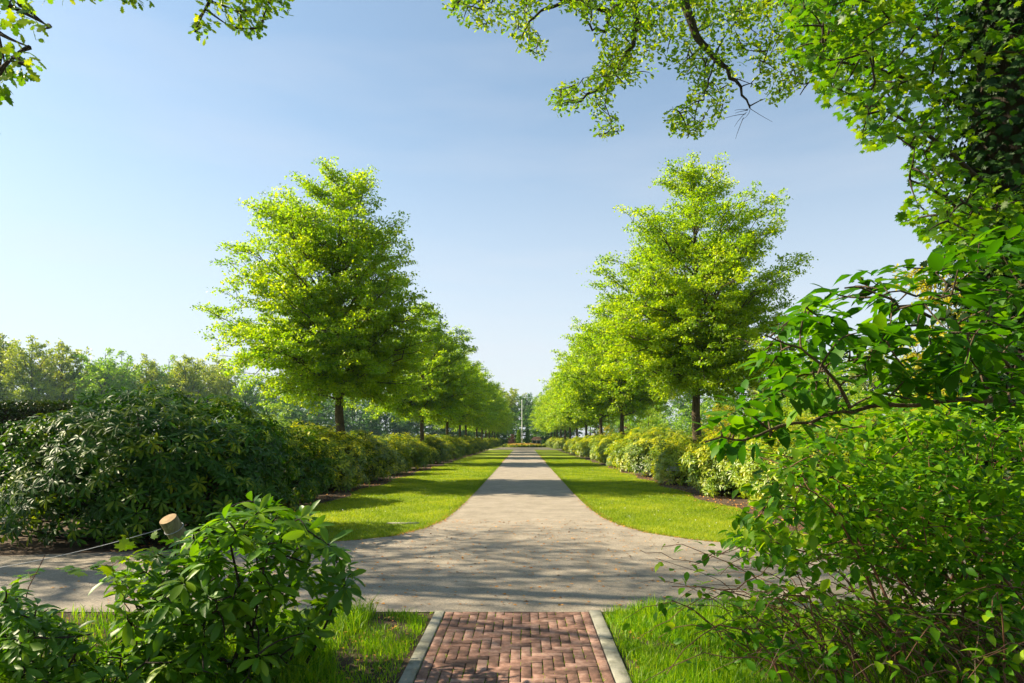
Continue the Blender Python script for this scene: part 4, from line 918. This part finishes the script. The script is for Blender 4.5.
# ---- foreground rhododendrons, left
def fore_rhodo(name, OFF, poly, n, z0, z1, seed, label, lsize=.145, k=9, extra=None, gap=.0, nst=12):
    root = empty(name, tuple(OFF)); gw = Geo(); gv = Geo(); rg = np.random.default_rng(seed); OFF = np.array(OFF, float)
    C = poly_points(poly, n, z0, z1, rg, gap=gap, gs=.05); C = C[C[:, 2] > .08]
    limbs = []
    for i in range(nst):
        e = C[rg.integers(len(C))]; b_ = OFF + rg.normal(0, .10, 3) * np.array([1, 1, 0]) + np.array([0, 0, -.04])
        limbs.append((bez(b_, b_ * .5 + e * .5 + np.array([0, 0, -.08]), b_ * .15 + e * .85, 8)[0], np.linspace(.016, .006, 8)))
    paths = grow(gw, limbs, C, .006, .0035, rg=rg)
    nw = len(C); ax = nrm(nrm(paths[:, -1] - paths[:, -2]) * .5 + np.array([0, 0, .9]) + rg.normal(0, .25, (nw, 3)))
    a = nrm(np.cross(ax, rg.normal(0, 1, (nw, 3)))); b = np.cross(ax, a)
    th = (np.arange(k) * 2.39996)[None] + rg.uniform(0, 6.28, (nw, 1)) + rg.normal(0, .15, (nw, k))
    el = rg.normal(.02, .28, (nw, k)) + np.linspace(-.25, .35, k)[None]
    rad = np.cos(th)[..., None] * a[:, None] + np.sin(th)[..., None] * b[:, None]
    D = np.cos(el)[..., None] * rad + np.sin(el)[..., None] * ax[:, None]
    Nn = -np.sin(el)[..., None] * rad + np.cos(el)[..., None] * ax[:, None] + rg.normal(0, .15, (nw, k, 3))
    PP = C[:, None] + rad * .012 - ax[:, None] * (np.linspace(.035, 0, k)[None, :, None])
    tone = np.clip(rg.normal(.42, .15, nw), 0, 1)
    leaves(gv, RHODO_W, PP.reshape(-1, 3), D.reshape(-1, 3), Nn.reshape(-1, 3), (lsize * rg.uniform(.5, 1.15, (nw, k))).ravel(), np.clip(tone[:, None] + rg.normal(0, .09, (nw, k)), 0, 1).ravel())
    o1 = gw.obj('stems', M_BARKD, root, smooth=True); o2 = gv.obj('foliage', M_RHOF, root, smooth=True)
    for o in (o1, o2): o.location = tuple(-OFF)
    return tag(root, label, 'shrub')
PF = [(92, 600), (100, 575), (118, 562), (165, 548), (190, 530), (218, 516), (228, 502), (262, 498), (285, 508), (300, 505), (322, 510), (325, 528), (345, 552), (355, 572), (345, 590), (335, 600), (320, 632), (290, 655), (285, 700), (60, 700), (85, 650), (120, 620), (110, 590)]
fore_rhodo('rhododendron_plant', (-1.75, 4.55, 0), PF, 300, 3.9, 5.0, 97, 'foreground rhododendron with glossy light green leaf whorls in front of the leaning post', gap=.7, nst=16, lsize=.145)
PF2 = [(-40, 596), (10, 590), (40, 604), (70, 622), (100, 640), (110, 700), (-40, 700)]
fore_rhodo('rhododendron_plant', (-3.0, 4.0, 0), PF2, 210, 3.5, 4.5, 98, 'low rhododendron cut off by the bottom left corner', lsize=.11, nst=8)

# young maple sapling between them
sap = empty('maple_sapling', (-2.45, 4.3, 0)); gw = Geo(); gv = Geo(); rg = np.random.default_rng(99); OFF = np.array([-2.45, 4.3, 0])
stems = [pl([(135, 690), (138, 640), (146, 612), (160, 585), (168, 560)], 4.3, 4.2, .006, .002), pl([(138, 640), (128, 612), (118, 590), (112, 566)], 4.3, 4.3, .004, .002), pl([(60, 700), (25, 600), (45, 555)], 4.0, 4.0, .004, .002)]
C = np.array([at(a, b, 4.25 + rg.normal(0, .08)) for a, b in ((112, 562), (125, 556), (140, 560), (155, 556), (175, 552), (196, 556), (90, 566), (70, 570), (118, 580), (130, 575), (186, 562), (150, 545), (200, 545), (28, 572))])
stems[0][0][0] = OFF + np.array([0, 0, -.03]); stems[2][0][0] = OFF + np.array([-.2, 0, -.03])
paths = grow(gw, stems, C, .002, .001, rg=rg)
spray(gv, MAPLE, C, paths, 5, .04, .085, rg, nup=.25, tone=.75, droop=.1, flat=.4)
for g_, nm, m_ in ((gw, 'stems', M_TWIG), (gv, 'foliage', M_MAPLE)):
    o = g_.obj(nm, m_, sap); o.location = tuple(-OFF)
tag(sap, 'thin maple sapling with a few flat light green leaves in front of the road', 'sapling')

# ------------------------------------------------------------------ wooden post and wire
top = at(168, 519, 5.0); base = np.array([at(246, 632, 5.65)[0], 5.65, -.1])
post = empty('wooden_post', (base[0], base[1], 0)); gp = Geo(); gc = Geo(); gwi = Geo(); OFFP = np.array([base[0], base[1], 0.])
t = np.linspace(0, 1, 7)[:, None]; PL = base * (1 - t) + top * t - OFFP
tubes(gp, PL, np.array([.070, .068, .067, .066, .065, .064, .063]), 14)
ax = nrm(top - base); u = nrm(np.cross(ax, [0, 1, 0])); v = np.cross(ax, u); a = np.arange(14) * 2 * np.pi / 14
ring = (top - OFFP) + .062 * (np.cos(a)[:, None] * u + np.sin(a)[:, None] * v) + ax * .002
gc.add(np.vstack([ring, (top - OFFP) + ax * .006]), [np.array([(i, (i + 1) % 14, 14) for i in range(14)])])
gp.obj('shaft', M_POST, post, smooth=True); gc.obj('sawn_top', M_CUT, post)
tag(post, 'leaning round wooden fence post behind the foreground rhododendron', 'post')
wpt = at(161, 529, 4.98); far_ = at(-120, 582, 4.9); q = bez(wpt, (wpt + far_) / 2 + np.array([0, 0, -.12]), far_, 24)[0]
tubes(gwi, q, np.full(24, .0026), 5)
a = np.linspace(0, 2 * np.pi, 17); lc = top - ax * .09; ringp = lc + .069 * (np.cos(a)[:, None] * u + np.sin(a)[:, None] * v); tubes(gwi, ringp, np.full(17, .003), 5)
q2 = bez(wpt, (wpt + at(300, 490, 6.2)) / 2, at(300, 560, 6.1), 12)[0]
wr = gwi.obj('fence_wire', M_WIRE); tag(wr, 'thin grey wire looped on the leaning post and running left', 'wire')
# far end post of that wire, outside the view, holds it up
gp2 = Geo(); p2 = np.array([far_[0], far_[1], 0]); tubes(gp2, np.array([(0, 0, -.1), (0, 0, .6), (0, 0, far_[2] + .08)]) + 0, np.array([.06, .06, .058]), 12, cap=True)
o = gp2.obj('wooden_post', M_POST, smooth=True); o.location = tuple(p2); tag(o, 'short wooden fence post just beyond the left edge holding the wire', 'post')

# ------------------------------------------------------------------ plant label on a stake (right lawn edge)
sg = empty('plant_label', (at(672, 484, 24)[0], 23.6, 0)); ga = Geo(); gb_ = Geo()
box(ga, -.02, .02, -.02, .02, -.05, .50)
V = [(-.26, -.12, .50), (.26, -.12, .50), (.26, .10, .74), (-.26, .10, .74), (-.26, -.135, .52), (.26, -.135, .52), (.26, .085, .76), (-.26, .085, .76)]
V = [(x, y, z) for x, y, z in V]; gb_.add(V, [np.array([(0, 3, 2, 1), (4, 5, 6, 7), (0, 1, 5, 4), (1, 2, 6, 5), (2, 3, 7, 6), (3, 0, 4, 7)])])
ga.obj('stake', M_STEEL, sg); gb_.obj('plate', M_LABEL, sg); sg.rotation_euler = (0, 0, R(-35))
tag(sg, 'small tilted plant label on a dark stake at the edge of the right lawn', 'sign')
# flat pale stone cover in the left lawn
gs_ = Geo(); c = at(401, 525, 12.7); box(gs_, -.30, .30, -.07, .07, -.02, .02); o = gs_.obj('stone_slab', M_KERB); o.location = (c[0], 12.9, 0.0); tag(o, 'flat pale stone slab sunk in the left lawn near the crossing', 'slab')

# ------------------------------------------------------------------ far end: flower bed, pole, columns, pavilion
gbed = Geo(); th = np.linspace(0, 2 * np.pi, 41)[:-1]; BR = 4.2; bc = np.array([0, 136.0])
ring = np.stack([bc[0] + BR * np.cos(th), bc[1] + BR * np.sin(th), np.full(40, .02)], 1); ring2 = ring.copy(); ring2[:, 2] = .35; ring2[:, :2] = bc + (ring[:, :2] - bc) * .97
V = np.vstack([ring, ring2, [[bc[0], bc[1], .5]]]); Fq = [(i, (i + 1) % 40, 40 + (i + 1) % 40, 40 + i) for i in range(40)]; Ft = [(40 + i, 40 + (i + 1) % 40, 80) for i in range(40)]
gbed.add(V, [np.array(Fq)]); gbed.f[3].append((np.array(Ft), np.full(40, .5), np.zeros(40)))
bed = empty('flower_bed', (0, 136, 0)); o = gbed.obj('mound', M_SOIL, bed); o.location = (0, -136, 0)
gfl = Geo(); n = 5200; a = rng.uniform(0, 6.28, n); rr = BR * .8 * np.sqrt(rng.random(n)); P = np.stack([rr * np.cos(a), rr * np.sin(a), .35 + .15 * (1 - rr / BR) + rng.random(n) * .25], 1)
leaves(gfl, T_dia(.4), P, rng.normal(0, 1, (n, 3)), np.array([0, 0, 1.]) + rng.normal(0, .5, (n, 3)), .16, rng.random(n), 0)
gfl.obj('orange_flowers', M_ORANGE, bed)
gfl = Geo(); n = 5200; a = rng.uniform(0, 6.28, n); rr = BR * (.93 + .09 * rng.random(n)); P = np.stack([rr * np.cos(a), rr * np.sin(a), rng.random(n) * .45], 1)
leaves(gfl, T_dia(.4), P, rng.normal(0, 1, (n, 3)), rng.normal(0, 1, (n, 3)), .2, rng.random(n), 0)
gfl.obj('low_edging_hedge', M_ROWL, bed)
tag(bed, 'round bed of orange flowers at the far end of the path', 'flower bed')
gp = Geo(); gq = Geo(); z_ = 136.; hp = EYE + (CY - 401) / F * z_
pole = empty('flag_pole', (pxx(522, z_), z_, 0)); tubes(gp, np.array([(0, 0, .3), (0, 0, 4), (0, 0, hp)]), np.array([.10, .09, .07]), 12)
tubes(gq, np.array([(0, 0, hp - .02), (0, 0, hp + .12), (0, 0, hp + .25)]), np.array([.10, .19, .04]), 10); gr_ = Geo(); tubes(gr_, np.array([(0, 0, -.05), (0, 0, .3), (0, 0, .62)]), np.array([.34, .32, .24]), 12, cap=True)
gp.obj('shaft', M_WHITE, pole); gq.obj('finial', M_WHITE, pole); gr_.obj('base', M_WHITE, pole)
tag(pole, 'tall white flag pole standing in the round flower bed', 'flag pole')
def column_tree(px, z, ty, wd, label):
    h = EYE + (CY - ty) / F * z; root = empty('columnar_conifer', (pxx(px, z), z, 0)); g1 = Geo(); g2 = Geo(); n = 3000
    u_ = rng.random(n); a = rng.uniform(0, 6.28, n); rr = wd * np.interp(u_, [0, .1, .6, .9, 1], [.8, 1, .9, .5, .05]) * (.75 + .25 * rng.random(n))
    P = np.stack([rr * np.cos(a), rr * np.sin(a), .1 + u_ * h], 1); leaves(g1, T_dia(), P, rng.normal(0, .4, (n, 3)) + np.array([0, 0, 1.]), np.stack([np.cos(a), np.sin(a), 0 * a], 1), .25, rng.random(n))
    tubes(g2, np.array([(0, 0, -.1), (0, 0, h * .5), (0, 0, h * .9)]), np.array([.09, .06, .02]), 6)
    g1.obj('crown', M_WOODC if px > 522 else M_WOODB, root); g2.obj('trunk', M_BARKD, root); tag(root, label, 'tree', 'columnar conifers')
column_tree(518.6, 148, 431, .48, 'slim columnar conifer just left of the white pole'); column_tree(527.6, 150, 430, .5, 'slim dark columnar conifer just right of the white pole')
pv = empty('pavilion', (pxx(536.5, 162), 162, 0)); pv.scale = (.45, .45, .7); g1 = Geo(); g2 = Geo(); g3 = Geo()
box(g1, -2.6, 2.6, 0, 4, -.1, 2.0); V = [(-3.1, -.6, 1.98), (3.1, -.6, 1.98), (3.1, 4.6, 1.98), (-3.1, 4.6, 1.98), (-1.6, 2, 3.0), (1.6, 2, 3.0)]
g2.add(V, [np.array([(0, 1, 5, 4), (2, 3, 4, 5)])]); g2.f[3].append((np.array([(1, 2, 5), (3, 0, 4)]), np.full(2, .5), np.zeros(2)))
box(g3, -1.9, -.3, -.05, .02, 0, 1.8); box(g3, .4, 1.9, -.05, .02, .5, 1.6)
g1.obj('wall', M_WALL, pv); g2.obj('roof', M_ROOF, pv); g3.obj('openings', M_DARK, pv); tag(pv, 'small grey pavilion with a red tiled roof at the far end right of the pole', 'building')

# ------------------------------------------------------------------ haze
HAZE = 0.0002
if HAZE:
    gz = Geo(); box(gz, -330, 330, -25, 340, -1.0, 26.0)
    m, n_, NN, LL = mat('haze'); pv_ = NN('ShaderNodeVolumePrincipled'); pv_.inputs['Density'].default_value = HAZE; pv_.inputs['Color'].default_value = (.55, .85, 1.0, 1); pv_.inputs['Anisotropy'].default_value = .3
    o_ = NN('ShaderNodeOutputMaterial'); LL(pv_.outputs[0], o_.inputs['Volume']); 
    try: m.cycles.homogeneous_volume = True
    except Exception: pass
    hz_o = gz.obj('haze', m); tag(hz_o, 'thin pale blue morning haze filling the air over the park', 'haze', kind='stuff')
